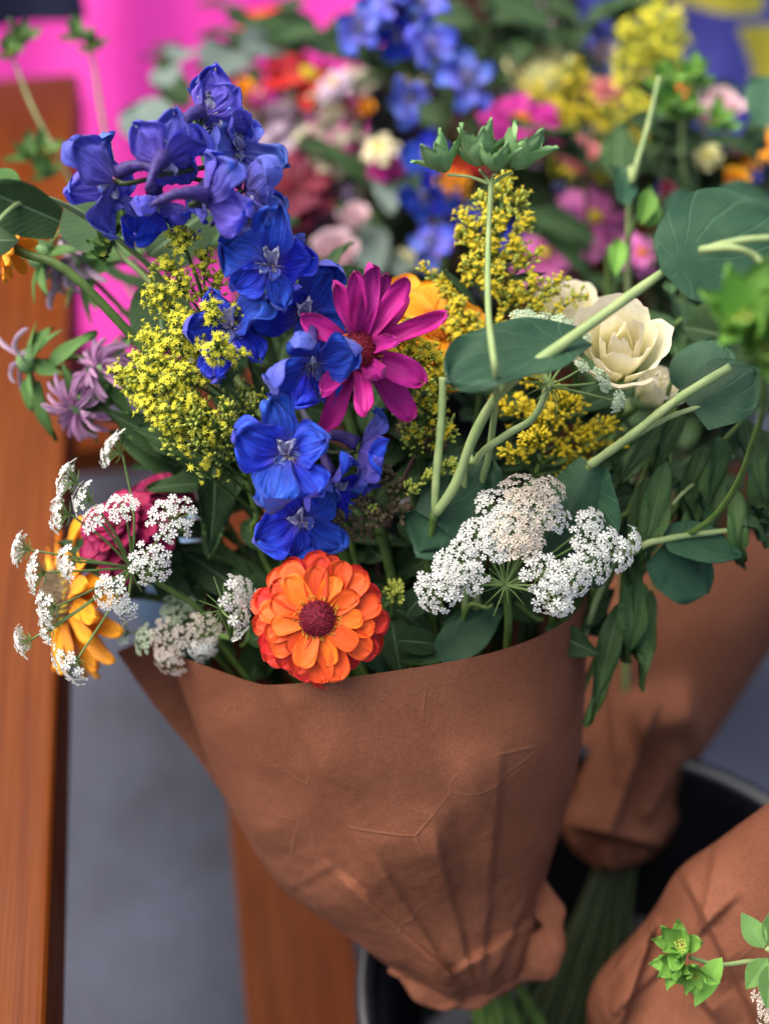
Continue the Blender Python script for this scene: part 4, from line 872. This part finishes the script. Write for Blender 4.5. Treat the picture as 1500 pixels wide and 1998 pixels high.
stem(t, [(1462, 1030, .60), (1380, 1040, .595), (1300, 1052, .59), (1240, 1075, .592), (1160, 1180, .62), A_[2]], [.0013, .0018, .002])
leaf_at(t, 1296, 1058, .59, (.1, .7, .65), (.98, .12, .1), .041, .030, prof_round(.4, .6, 1.6), ('bup', 'bupu'), fold=.22, arch=-.2, ruf=.03, nu=12, nv=18)
leaf_at(t, 1290, 1066, .598, (.15, .1, .9), (.75, -.65, 0), .038, .036, prof_round(.5, .7, 2), ('bup', 'bupu'), fold=-.15, arch=-.4, ruf=.04, nu=12, nv=18)
stem(t, [(1310, 985, .60), (1345, 950, .605), (1430, 890, .61)], [.0009, .0011])
t = thing('bract_sprig', 'bright green bract sprig close above the round leaves by the cream lisianthus', 'leaf sprig', base_of(A_), 'round leaved sprigs')
stem(t, [(1468, 660, .435), (1490, 760, .45), (1470, 860, .50), (1400, 1000, .57), (1200, 1200, .64), A_[2]], [.0012, .0016, .002], 'stem')
for (x, y, N, up, s) in [(1450, 640, (-.3, .4, .8), (-.6, .5, 0), .019), (1482, 690, (.2, .2, .9), (0, 1, 0), .018), (1500, 640, (.5, .4, .7), (0, 1, 0), .016)]:
    bract_head(t, P(x, y, .43), N, up, s * 1.25, 8, ('bractb', 'bractb'))

def leafy(label, pts, leaves, mats, G, group='leafy stems', r=.0018, smat='stem', prof=None, name='leafy_stem', **kw):
    t = thing(name, label, 'leafy stem', base_of(G), group)
    stem(t, list(pts) + [G[2], base_of(G)], [r * .6, r, r], smat, 7)
    for (x, y, d, N, up, L, W) in leaves:
        leaf_at(t, x, y, d, N, up, L, W, prof or prof_leaf(.38, .85), mats, **{**dict(fold=.25, arch=rnd.uniform(-.9, -.1), ruf=.05, nu=6, nv=14), **kw})
    return t
leafy('limp stem of long toothed leaves hanging over the far paper wrap', [(1310, 740, .60), (1270, 880, .61), (1230, 990, .615), (1170, 1120, .63)], [
    (1330, 800, .60, (-.2, .3, .9), (-.45, -.9, 0), .042, 0.0101), (1285, 830, .595, (.1, .2, .9), (-.6, -.8, 0), .045, 0.0108), (1290, 860, .60, (.2, .2, .9), (.05, -1, 0), .030, 0.0079), (1300, 900, .595, (.1, .15, 1), (-.28, -.96, 0), .058, 0.0151),
    (1265, 930, .60, (-.2, .2, .9), (-.2, -.98, 0), .058, 0.0137), (1230, 1080, .605, (.1, .1, 1), (.02, -1, 0), .062, 0.0158), (1245, 1130, .605, (.3, .1, .9), (.18, -.98, 0), .045, 0.0130), (1215, 1170, .61, (-.3, .1, .9), (-.28, -.95, 0), .070, 0.0122), (1270, 1150, .612, (-.2, .1, .9), (-.1, -1, 0), .052, 0.0101),
    (1190, 900, .61, (-.2, .2, .9), (-.5, -.8, 0), .045, 0.0115)], ('leafo', 'leaf'), A_, ruf=.10, jag=.03, wav=.25, nu=8, nv=20, tw=.4)
leafy('second limp leafy stem with twisted grey green leaves far right', [(1500, 770, .60), (1440, 830, .605), (1380, 900, .61), (1290, 1030, .62), (1180, 1150, .64)], [
    (1450, 815, .595, (-.3, .3, .9), (.2, -1, 0), .055, 0.0122), (1470, 830, .60, (.3, .2, .9), (.25, -.95, 0), .062, 0.0115), (1400, 850, .60, (.1, .3, .9), (-.1, -1, 0), .05, 0.0158), (1375, 870, .605, (-.2, .3, .9), (-.3, -.9, 0), .042, 0.0130), (1430, 950, .60, (-.3, .2, .9), (.08, -1, 0), .045, 0.0108), (1360, 960, .61, (.2, .2, .9), (-.15, -1, 0), .04, .02), (1490, 870, .605, (.3, .2, .9), (0, -1, 0), .05, .02), (1420, 1010, .60, (.2, .4, .8), (.8, -.4, 0), .03, 0.0101), (1340, 900, .62, (.2, .2, .9), (.2, -1, 0), .05, .03)], ('leafo', 'bup'), A_, ruf=.13, tw=.8, jag=.03, wav=.35, nu=8, nv=20)
# dark foliage filling the inside of the bouquet
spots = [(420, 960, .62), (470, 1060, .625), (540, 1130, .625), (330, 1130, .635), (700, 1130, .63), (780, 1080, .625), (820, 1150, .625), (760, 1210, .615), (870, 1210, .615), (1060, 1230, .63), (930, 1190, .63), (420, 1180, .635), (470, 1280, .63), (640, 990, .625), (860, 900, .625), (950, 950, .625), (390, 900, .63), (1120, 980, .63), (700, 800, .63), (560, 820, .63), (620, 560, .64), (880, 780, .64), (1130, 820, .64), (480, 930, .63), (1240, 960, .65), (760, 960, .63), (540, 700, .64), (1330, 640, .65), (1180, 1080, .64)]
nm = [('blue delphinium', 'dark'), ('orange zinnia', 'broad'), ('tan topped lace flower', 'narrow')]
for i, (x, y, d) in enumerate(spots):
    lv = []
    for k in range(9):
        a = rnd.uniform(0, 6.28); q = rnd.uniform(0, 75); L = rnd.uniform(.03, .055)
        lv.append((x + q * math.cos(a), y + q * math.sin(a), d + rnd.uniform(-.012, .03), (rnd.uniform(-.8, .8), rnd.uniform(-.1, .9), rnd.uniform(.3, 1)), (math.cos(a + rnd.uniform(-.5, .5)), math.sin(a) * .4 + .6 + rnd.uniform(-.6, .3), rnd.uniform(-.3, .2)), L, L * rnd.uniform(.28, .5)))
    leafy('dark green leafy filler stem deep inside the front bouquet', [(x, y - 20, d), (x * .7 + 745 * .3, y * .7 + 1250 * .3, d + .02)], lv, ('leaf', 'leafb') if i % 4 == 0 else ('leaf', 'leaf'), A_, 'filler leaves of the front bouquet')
leafy('broad blue green leaf pair standing at the paper edge under the lace flower', [(960, 1180, .59), (900, 1260, .61)], [
    (850, 1290, .595, (-.1, .35, .9), (.75, .65, 0), .046, .022), (870, 1300, .60, (.2, .3, .9), (.45, .9, 0), .04, .02), (770, 1310, .60, (.2, .5, .8), (-.6, .7, 0), .034, .02)], ('bup', 'bup'), A_, fold=.3)
leafy('small green leaves beside the right side of the orange zinnia', [(790, 1180, .60), (760, 1260, .61)], [
    (790, 1200, .59, (.2, .4, .9), (.6, .7, 0), .026, .014), (770, 1250, .585, (.4, .4, .8), (.8, .1, 0), .03, .016), (800, 1270, .59, (.2, .6, .7), (.7, .6, .1), .03, .008), (780, 1290, .59, (.1, .5, .8), (.9, .2, .1), .028, .006)], ('leaf', 'leafb'), A_)
goldenrod('green budded zinnia head half open beside the orange zinnia', [(770, 1155, .59), (765, 1200, .60), (760, 1260, .62)], A_, [(768, 1150, .585, 40, .006, 10, 0), (772, 1165, .58, 30, .006, 8, 0)], mat='goldg', gmat='leafb' if False else 'goldg', group='flower buds', name='flower_bud', cat='flower bud')

# left side: round leaf, pale mint-like flowers
t = thing('round_leaf_sprig', 'long stem with a folded round leaf over the bench rail', 'leaf sprig', base_of(A_), 'round leaved sprigs')
stem(t, [(-10, 440, .50), (28, 402, .505), (58, 390, .51)], [.001, .0011], seg=10)
stem(t, [(62, 378, .512), (130, 402, .53), (235, 470, .56), (330, 560, .60), (450, 720, .63), (600, 1000, .64), A_[2]], [.0012, .0016, .0018])
leaf_at(t, 118, 432, .512, (-.05, -.55, .75), (-.85, .45, .1), .034, .026, prof_round(.5, .6, 1.8), ('leaf', 'bupu'), fold=.35, arch=.15, ruf=.02, nu=12, nv=16)
leaf_at(t, 38, 470, .51, (-.1, .2, .9), (-.95, .1, 0), .018, .014, prof_leaf(.5), ('leaf', 'bupu'), fold=-.2)
leaf_at(t, -12, 360, .51, (.3, .2, .9), (.8, .4, 0), .012, .012, prof_disc, ('leafb', 'bupu'))
for i, (x, y, d, u) in enumerate([(230, 470, .60, (-.6, .6, 0)), (300, 540, .615, (.2, -.9, 0)), (290, 500, .62, (.5, .6, 0))]):
    leaf_at(t, x, y, d, (-.1, .4, .9), u, .045, .034, prof_disc, ('leaf', 'bup'), fold=-.2, arch=-.2)
def monarda(x, y, d, N, s, label, petals='monarda', n=16, body='bract'):
    t = thing('bee_balm', label, 'bee balm', base_of(A_), 'bee balm flowers'); pos = P(x, y, d); F = frame(pos, N)
    head_stem(t, pos, N, A_, .0016)
    part('flower_base', dome('flower_base', s * .34, s * .3, M[body], 14, 7), t, F)
    for k in range(9):
        me = pv(('mleaf', round(s, 3)), 3, 'leaf', s * 1.1, s * .42, prof_leaf(.35), [M['leafb'], M['bract']], nu=4, nv=8, fold=.2, arch=-.5)
        part('leaf', me, t, F @ RZ(k * .7 + .2) @ T(0, s * .12, -s * .1) @ RX(RAD(rnd.uniform(-40, 25))))
    for k in range(n):
        me = pv(('mpet', petals, round(s, 3)), 4, 'petal', s * .95, s * .13, prof_round(.7, .35, 2), [M[petals], M[petals]], nu=4, nv=9, cup=.8, arch=-1.6, wav=.3)
        part('petal', me, t, F @ RZ(k * 2.4) @ T(0, s * (.08 + .24 * (k % 4) / 4), s * .12) @ RX(RAD(rnd.uniform(25, 85))) @ Matrix.Scale(rnd.uniform(.7, 1.1), 4))
    return t
monarda(168, 510, .66, (-.7, .2, .5), .030, 'pale lilac bee balm head below the leftmost delphinium floret', 'palepink' if False else 'mauve', 26)
monarda(78, 500, .64, (-.5, .3, .3), .022, 'green bee balm bud in front of the bench rail', 'bract', 6)
monarda(205, 730, .62, (-.5, .4, .6), .021, 'pink lilac bee balm with curling petals beside the lowest pink cloth', 'monarda', 34)
monarda(160, 790, .625, (-.4, -.5, .6), .021, 'pink lilac bee balm nodding beneath its twin', 'monarda', 34)
monarda(55, 705, .63, (-.75, .1, .4), .021, 'green headed bee balm with a few pale petals over the bench rail', 'mauve', 7)
leafy('fresh green pointed leaf pair left of the lime yellow goldenrod', [(70, 700, .63), (160, 740, .64), (300, 850, .65), (430, 1000, .65)], [(95, 720, .625, (-.2, .3, .9), (.55, .8, 0), .036, .010), (75, 740, .63, (-.4, .1, .8), (.05, -1, 0), .036, .009), (60, 690, .63, (-.4, .3, .8), (.2, .95, 0), .022, .010), (60, 735, .632, (-.4, .1, .8), (-.2, -.9, 0), .02, .01)], ('leafb', 'leafb'), A_)
t = thing('daisy_bud_sprig', 'sprig of small yellow centred green buds under the delphinium top', 'leaf sprig', base_of(A_), 'flower buds')
stem(t, [(215, 455, .60), (240, 500, .60), (300, 560, .605), (420, 720, .63), A_[2]], [.0012, .0018])
for (x, y) in [(212, 476), (238, 440), (264, 436), (225, 455), (205, 500)]: bract_head(t, P(x, y, .60), (-.1, .4, .8), UPF, .011, 7, ('leafb', 'leaf'))

# ================================================================== the blurred bouquets behind
BG = 'flowers of the blurred bouquets behind'
def bgz(x, y, d, R, N, label, mat, G, n=13, wd=.42, eye='anther', eyer=.24, el=4, dbl=True):
    rows = [(n, 1.0, wd, el - 8, -.05, mat, -.25)] + ([(n - 2, .8, wd, el + 8, .03, mat, -.3)] if dbl else [])
    return zinnia(x, y, d, R, N, label, rows, G, eye=eye, eyer=eyer, nring=10, group=BG, cat='flower', name='garden_flower')
def bgr(x, y, d, R, N, label, mat, G, npet=9, seed=1): return rose(x, y, d, R, N, label, G, mat, group=BG, npet=npet, cat='flower', name='round_bloom', seed=seed)
delphinium('out of focus pale blue delphinium spike behind the bract crown', [(770, -60, .86), (810, 40, .87), (850, 140, .885), (865, 260, .90), (855, 400, .93), (860, 540, .96)], D_, [
    (705, 55, .86, (-.4, 0, .8), UPF, .78, 14, 'pale'), (765, 10, .865, (-.1, .4, .7), UPF, .78, 20, 'pale', 20), (825, 15, .87, (.3, .3, .8), UPF, .78, 14, 'pale', 40), (838, 95, .86, (.4, 0, .8), UPF, .78, 20, 'pale', 12), (775, 70, .875, (-.2, -.3, .8), UPF, .75, 14, 'dark'),
    (912, 165, .865, (.12, .05, 1), UPF, .98, 8, 'pale', 12), (810, 195, .875, (-.6, -.3, .4), UPF, .85, 26, 'pale'), (835, 310, .89, (-.4, .1, .7), UPF, .78, 16, 'blue'), (832, 385, .91, (-.3, -.4, .7), UPF, .78, 16, 'blue'), (842, 475, .90, (-.1, .2, 1), UPF, .75, 8, 'pale', 20), (900, 420, .94, (.5, .2, .7), UPF, .75, 16, 'dark'), (1005, 480, .95, (.3, .2, .8), UPF, .78, 16, 'dark')])
bgz(600, 150, 1.02, 92, (.35, .55, .6), 'bright red flower with yellow eye under the eucalyptus', 'red', D_, 9, .36, 'golddeep', .2)
bgz(510, 38, 1.10, 55, (-.2, .6, .6), 'small bright red flower against the hot pink cloth', 'red', D_, 9, .5)
bgz(560, 370, .98, 92, (0, .4, .8), 'dark maroon flower right of the delphinium top', 'maroon', D_, 16, .4, 'eye')
bgz(505, 250, 1.02, 85, (-.2, .5, .7), 'dusty mauve flower above the dark maroon one', 'mauve', D_, 14, .4, 'mauve' if False else 'sedum')
bgr(655, 490, .86, 56, (-.1, .5, .8), 'pale pink bloom above the magenta zinnia', 'palepink', D_, 9, 2)
bgr(690, 420, .95, 40, (.1, .6, .7), 'small pale pink bloom among the cream filler flowers', 'palepink', D_, 7, 3)
bgz(1015, 240, .93, 80, (0, .45, .8), 'hot magenta zinnia behind the crown of bracts', 'zmag', E_, 15, .42)
bgr(1130, 300, .93, 58, (0, .6, .7), 'salmon pink round bloom below the hot magenta zinnia', 'salmon', E_, 9, 4)
bgz(1160, 425, .92, 84, (.2, .3, .9), 'large mid pink open flower behind the cream lisianthus', 'pink', E_, 7, .72, 'golddeep', .16, 4, False)
bgz(1065, 495, .92, 66, (-.3, .2, .8), 'mid pink flower half hidden behind the goldenrod plume', 'pink', E_, 7, .7, 'golddeep', .16, 4, False)
bgz(1250, 495, .86, 45, (.2, .3, .8), 'small pink flower behind the green buds', 'pink', E_, 7, .6)
bgr(1055, 130, .98, 82, (-.1, .6, .7), 'pale yellow green round bloom below the brown post', 'creamy', E_, 10, 5)
bgz(1182, 175, .98, 46, (.1, .7, .6), 'coral red bloom between yellow goldenrod sprays', 'salmon', E_, 10, .5, 'eye')
bgr(1172, 105, 1.04, 34, (0, .5, .8), 'mauve bud shaped bloom in the yellow goldenrod', 'mauve', E_, 6, 6)
bgr(1290, 228, .90, 34, (0, .5, .8), 'small pale pink bloom beside the bright bract sprig', 'palepink', B_, 6, 7)
bgr(1402, 200, .92, 52, (.1, .5, .8), 'pale pink ruffled bloom in front of the violet cloth', 'palepink', B_, 8, 8)
bgr(1358, 312, .92, 32, (.1, .5, .8), 'tiny pale pink bloom above the dark round leaf', 'palepink', B_, 6, 9)
bgz(1488, 285, .92, 56, (-.3, .5, .7), 'orange flower beside the violet and yellow cloth', 'yelor', B_, 10, .4)
bgz(1322, 192, .92, 34, (0, .5, .8), 'small burnt orange flower in the bract sprig', 'zor', B_, 8, .4)
bgz(1330, 285, .95, 34, (0, .5, .8), 'faded peach flower beneath the bract sprig', 'salmon', B_, 8, .4)
bgr(1385, 640, .80, 55, (-.2, .6, .6), 'blurred cream bloom behind the bright bract sprig', 'cream', B_, 8, 10)
for k, (x, y, d, R) in enumerate([(810, 360, .99, 46), (875, 350, .99, 44), (905, 320, 1.0, 40)]):
    bgz(x, y, d, R, (0, .5, .8), ['orange bloom peeking out left of the bract crown stem', 'orange bloom tucked right behind the goldenrod tip', 'rusty orange bloom shaded by the bract crown'][k], ['zor', 'yelor', 'zorr'][k], E_, 10, .5)
# cream filler clusters
M['creamfill'] = flat_mat('filler_cream', (.58, .55, .38), .6, .2, 200, .2, 0); M['purpfill'] = flat_mat('filler_purple', (.16, .10, .2), .6, .3, 200, .2, 0)
goldenrod('spray of small cream filler flowers under the bright red flower', [(660, 130, 1.04), (655, 260, 1.06), (660, 420, 1.10)], D_, [(640, 190, 1.0, 22, .022), (690, 170, 1.0, 18, .022), (650, 250, 1.0, 26, .024), (600, 290, 1.0, 22, .024), (690, 290, 1.0, 22, .024), (640, 350, 1.0, 24, .024), (720, 350, 1.0, 20, .024), (610, 410, 1.0, 20, .022), (740, 430, 1.02, 22, .024), (560, 200, 1.03, 16, .02)], mat='creamfill', gmat='creamfill', fr=.0075, group=BG, name='filler_flower', cat='flower')
goldenrod('spray of dull purple filler flowers around the maroon flower', [(600, 330, 1.04), (640, 430, 1.07), (660, 560, 1.12)], D_, [(620, 450, 1.0, 24, .024), (690, 390, 1.0, 24, .024), (540, 460, 1.0, 24, .024), (700, 480, 1.0, 24, .024), (1280, 350, .96, 24, .02, 30)], mat='purpfill', gmat='purpfill', fr=.0065, group=BG, name='filler_flower', cat='flower')
for lab, sp_, it, G, fr, mt in [
    ('big blurred yellow goldenrod in front of the patterned cloth', [(1270, 20, 1.08), (1250, 150, 1.06), (1200, 320, 1.06)], [(1270, 30), (1240, 70), (1300, 80), (1220, 110), (1280, 130), (1320, 140), (1230, 170), (1290, 60), (1260, 190), (1320, 50)], E_, .0055, 'gold'),
    ('olive yellow goldenrod around the coral bloom', [(1120, 100, 1.06), (1130, 220, 1.05), (1140, 350, 1.05)], [(1100, 200), (1060, 220), (1140, 220), (1090, 260), (1190, 240), (1230, 260), (1210, 300), (1110, 150), (1180, 290), (1030, 190), (1250, 300), (1290, 300), (1130, 350)], E_, .005, 'golddeep'),
    ('yellow goldenrod with bare stalks between the pink flowers', [(1210, 330, 1.0), (1190, 420, 1.02), (1170, 540, 1.04)], [(1130, 350), (1170, 370), (1210, 345), (1240, 300), (1090, 330), (1260, 380), (1140, 390)], E_, .0042, 'gold'),
    ('yellow green goldenrod beside the upright folded leaf', [(1300, 300, .96), (1300, 420, .97)], [(1290, 330), (1320, 300), (1340, 350), (1380, 330), (1270, 270), (1420, 300)], B_, .0042, 'golddeep')]:
    goldenrod(lab, sp_, G, [(x, y, .96 + rnd.uniform(-.02, .03), 34, .022) for x, y in it], mat=mt, fr=fr, group=BG, openr=.8)
# grey green eucalyptus and other leaves
def leafset(label, G, pts, leaves, mats, prof=prof_disc, group='leaves of the blurred bouquets behind', name='leafy_stem', **k):
    return leafy(label, pts, leaves, mats, G, group, prof=prof, name=name, **k)
leafset('grey green eucalyptus sprig against the hot pink cloth', D_, [(450, 60, 1.02), (470, 200, 1.06), (560, 420, 1.12)], [(430, 150, 1.0, (0, .3, .9), (.2, .9, 0), .062, .055), (470, 90, 1.0, (.3, .4, .8), (.8, .4, 0), .045, .035), (315, 275, .98, (.1, .3, .9), (-.5, .8, 0), .045, .05), (330, 170, 1.0, (-.2, .3, .9), (-.3, .9, 0), .035, .03), (345, 120, 1.02, (0, .4, .8), (.2, .9, 0), .03, .03)], ('euca', 'euca'))
leafset('grey green eucalyptus sprig between cream filler and blue delphinium', D_, [(750, 260, .98), (755, 400, 1.0)], [(760, 420, .96, (.1, .2, .9), (.05, 1, 0), .075, .035), (740, 540, .95, (-.2, .3, .9), (-.3, .9, 0), .06, .035), (770, 545, .95, (.2, .2, .9), (.4, .9, 0), .035, .02)], ('euca', 'bupu'), prof_leaf(.5, .8))
leafset('upright folded blue green leaf on a pale stalk left of the big round leaf', B_, [(1285, 150, .70), (1262, 250, .69), (1235, 350, .685), (1225, 480, .72)], [(1212, 398, .68, (.35, .2, .8), (.35, .92, 0), .040, .017)], ('bup', 'bupu'), prof_round(.5, .5, 2.2), smat='stempale', r=.002, fold=.3)
leafset('dark round leaf behind the big blue green leaf', B_, [(1330, 420, .74), (1340, 520, .78)], [(1330, 470, .73, (.1, .4, .8), (.6, .8, 0), .052, .05), (1400, 400, .74, (.2, .5, .8), (.8, .4, 0), .05, .03), (1490, 250, .78, (-.2, .3, .8), (.1, .9, 0), .05, .03)], ('bup', 'bupu'))
leafset('pale green slender buds below the folded leaf', B_, [(1262, 380, .70), (1235, 440, .705), (1205, 520, .72), (1185, 600, .75)], [(1250, 440, .69, (0, .2, .9), (.25, .95, 0), .028, .012), (1262, 445, .695, (.3, .2, .9), (.4, .9, 0), .024, .010), (1200, 540, .70, (-.2, .2, .9), (.1, 1, 0), .03, .011)], ('bractb', 'bract'), prof_leaf(.45), fold=.8)
t = thing('bract_sprig', 'blurred bright green bract sprig left of the violet cloth', 'leaf sprig', base_of(B_), 'leaves of the blurred bouquets behind')
stem(t, [(1340, 190, .84), (1330, 300, .86), (1350, 600, .92), B_[2]], [.0015, .002])
for (x, y) in [(1290, 165), (1360, 160), (1345, 225), (1395, 250), (1310, 215)]: bract_head(t, P(x, y, .83), (rnd.uniform(-.4, .4), .4, .8), UPF, .022, 6, ('bractb', 'bract'))
for lab, pp, hs in [('blurred green sprig over the corner of the bench rail', [(25, 110, .80), (60, 200, .80), (100, 280, .80), (250, 560, .80), (430, 800, .78)], [(20, 110), (45, 80), (60, 310), (85, 300), (100, 345)]), ('small blurred leaf sprig against the hot pink cloth', [(160, 75, .84), (180, 110, .84), (240, 400, .84), (420, 760, .78)], [(155, 78), (180, 98)])]:
    t = thing('leaf_sprig', lab, 'leaf sprig', base_of(A_), 'leaves of the blurred bouquets behind')
    stem(t, pp + [A_[2]], [.0012, .0016])
    for (x, y) in hs: bract_head(t, P(x, y, pp[0][2]), (rnd.uniform(-.4, .4), .4, .8), UPF, .018, 5, ('leafb', 'bract'))
k = 0
for G, x0, x1, y0, y1, d0, d1, n in [(D_, 400, 900, 20, 560, 1.0, 1.12, 19), (E_, 900, 1330, 20, 560, .96, 1.08, 22), (B_, 1200, 1560, 260, 720, .84, 1.0, 12), (B_, 1250, 1560, 700, 1000, .80, .92, 7), (A_, 300, 460, 420, 760, .70, .78, 3)]:
    for i in range(n):
        x, y, d = rnd.uniform(x0, x1), rnd.uniform(y0, y1), rnd.uniform(d0, d1); lv = []
        for q in range(8):
            a = rnd.uniform(0, 6.28); L = rnd.uniform(.04, .075)
            lv.append((x + 60 * math.cos(a), y + 60 * math.sin(a), d + rnd.uniform(-.02, .04), (rnd.uniform(-.7, .7), rnd.uniform(0, .9), rnd.uniform(.3, 1)), (math.cos(a), .5 + .5 * math.sin(a), 0), L, L * rnd.uniform(.3, .5)))
        nmx = {id(D_): 'green leafy filler stem of the bouquet behind the delphinium', id(E_): 'green leafy filler stem of the bouquet behind the goldenrod plume', id(B_): 'green leafy filler stem of the far right bouquet', id(A_): 'green leafy filler stem behind the lime yellow goldenrod'}[id(G)]
        leafy(nmx, [(x, y, d), (x * .8 + .2 * 900, y + 60, d + .02)], lv, ('leaf', 'leafb') if i % 3 == 0 else ('leaf', 'leaf'), G, 'filler leaves of the blurred bouquets', smat='stemdark')  # filler stems get the same darker colour in place of bucket shade
# many small blooms fill the blurred bouquets
pal = [('palepink', 'pale pink'), ('mauve', 'mauve'), ('salmon', 'salmon'), ('yelor', 'golden'), ('cream', 'cream'), ('pink', 'mid pink'), ('maroon', 'maroon'), ('creamy', 'pale yellow'), ('zmag', 'magenta')]
for i in range(36):
    x, y = rnd.uniform(430, 1480), rnd.uniform(70, 540); G = D_ if x < 900 else (E_ if x < 1300 else B_); d = rnd.uniform(.95, 1.05) if G is not B_ else rnd.uniform(.86, .95)
    mt, cn = pal[i % 9]; where = {id(D_): 'behind the blue delphinium', id(E_): 'behind the goldenrod plume', id(B_): 'behind the big round leaf'}[id(G)]
    n = (rnd.uniform(-.4, .4), .5, .8)
    if i % 3: bgz(x, y, d, rnd.uniform(22, 38), n, 'tiny blurred %s flower in the bouquet %s' % (cn, where), mt, G, 8, .5, 'golddeep', .25)
    else: bgr(x, y, d, rnd.uniform(22, 36), n, 'tiny blurred %s round bloom in the bouquet %s' % (cn, where), mt, G, 6, i)
# ================================================================== the bouquet at the bottom right
t = thing('bract_sprig', 'bright green bract sprig hanging over the nearest paper wrap', 'leaf sprig', base_of(C_), 'round leaved sprigs')
stem(t, [(1510, 1872, .545), (1460, 1876, .54), (1400, 1882, .535), (1345, 1868, .53)], [.0012, .001], seg=20)
for (x, y, N, up, s) in [(1330, 1845, (-.5, .4, .7), (-.2, 1, 0), .0155), (1322, 1880, (-.6, .1, .7), UPF, .012), (1350, 1895, (-.1, -.3, .8), (0, -1, 0), .012)]: bract_head(t, P(x, y, .53), N, up, s, 8, ('bractb', 'bractb'))
leaf_at(t, 1408, 1868, .53, (-.5, .3, .8), (-.55, -.85, 0), .029, .010, prof_leaf(.4), ('bractb', 'bract'), fold=.35, arch=-.5)
t = thing('bract_sprig', 'darker green leaf tuft at the edge of the nearest paper wrap', 'leaf sprig', base_of(C_), 'round leaved sprigs')
stem(t, [(1495, 1850, .53), (1540, 1880, .54), (1640, 1900, .55)], [.0012, .0014], seg=14)
for (x, y, N, up, L) in [(1490, 1850, (-.3, .4, .8), (-.5, .8, 0), .018), (1495, 1870, (-.3, 0, .9), (-.5, -.8, 0), .018), (1500, 1850, (.2, .4, .8), (.3, .9, 0), .018), (1505, 1880, (0, .2, .9), (-.2, -1, 0), .02)]: leaf_at(t, x, y, .53, N, up, L, L * .6, prof_leaf(.4), ('leafb', 'bract'), fold=.3)
lace('tan lace flower inside the nearest paper wrap', (1560, 1975, .56), (-.4, .1, .9), C_, [(1498, 1962, .55, 30, (-.5, .1, .8), 'whitet'), (1520, 1930, .55, 30, (-.3, .4, .8), 'whitet'), (1500, 2000, .55, 28, (-.5, -.3, .8), 'whitet')])
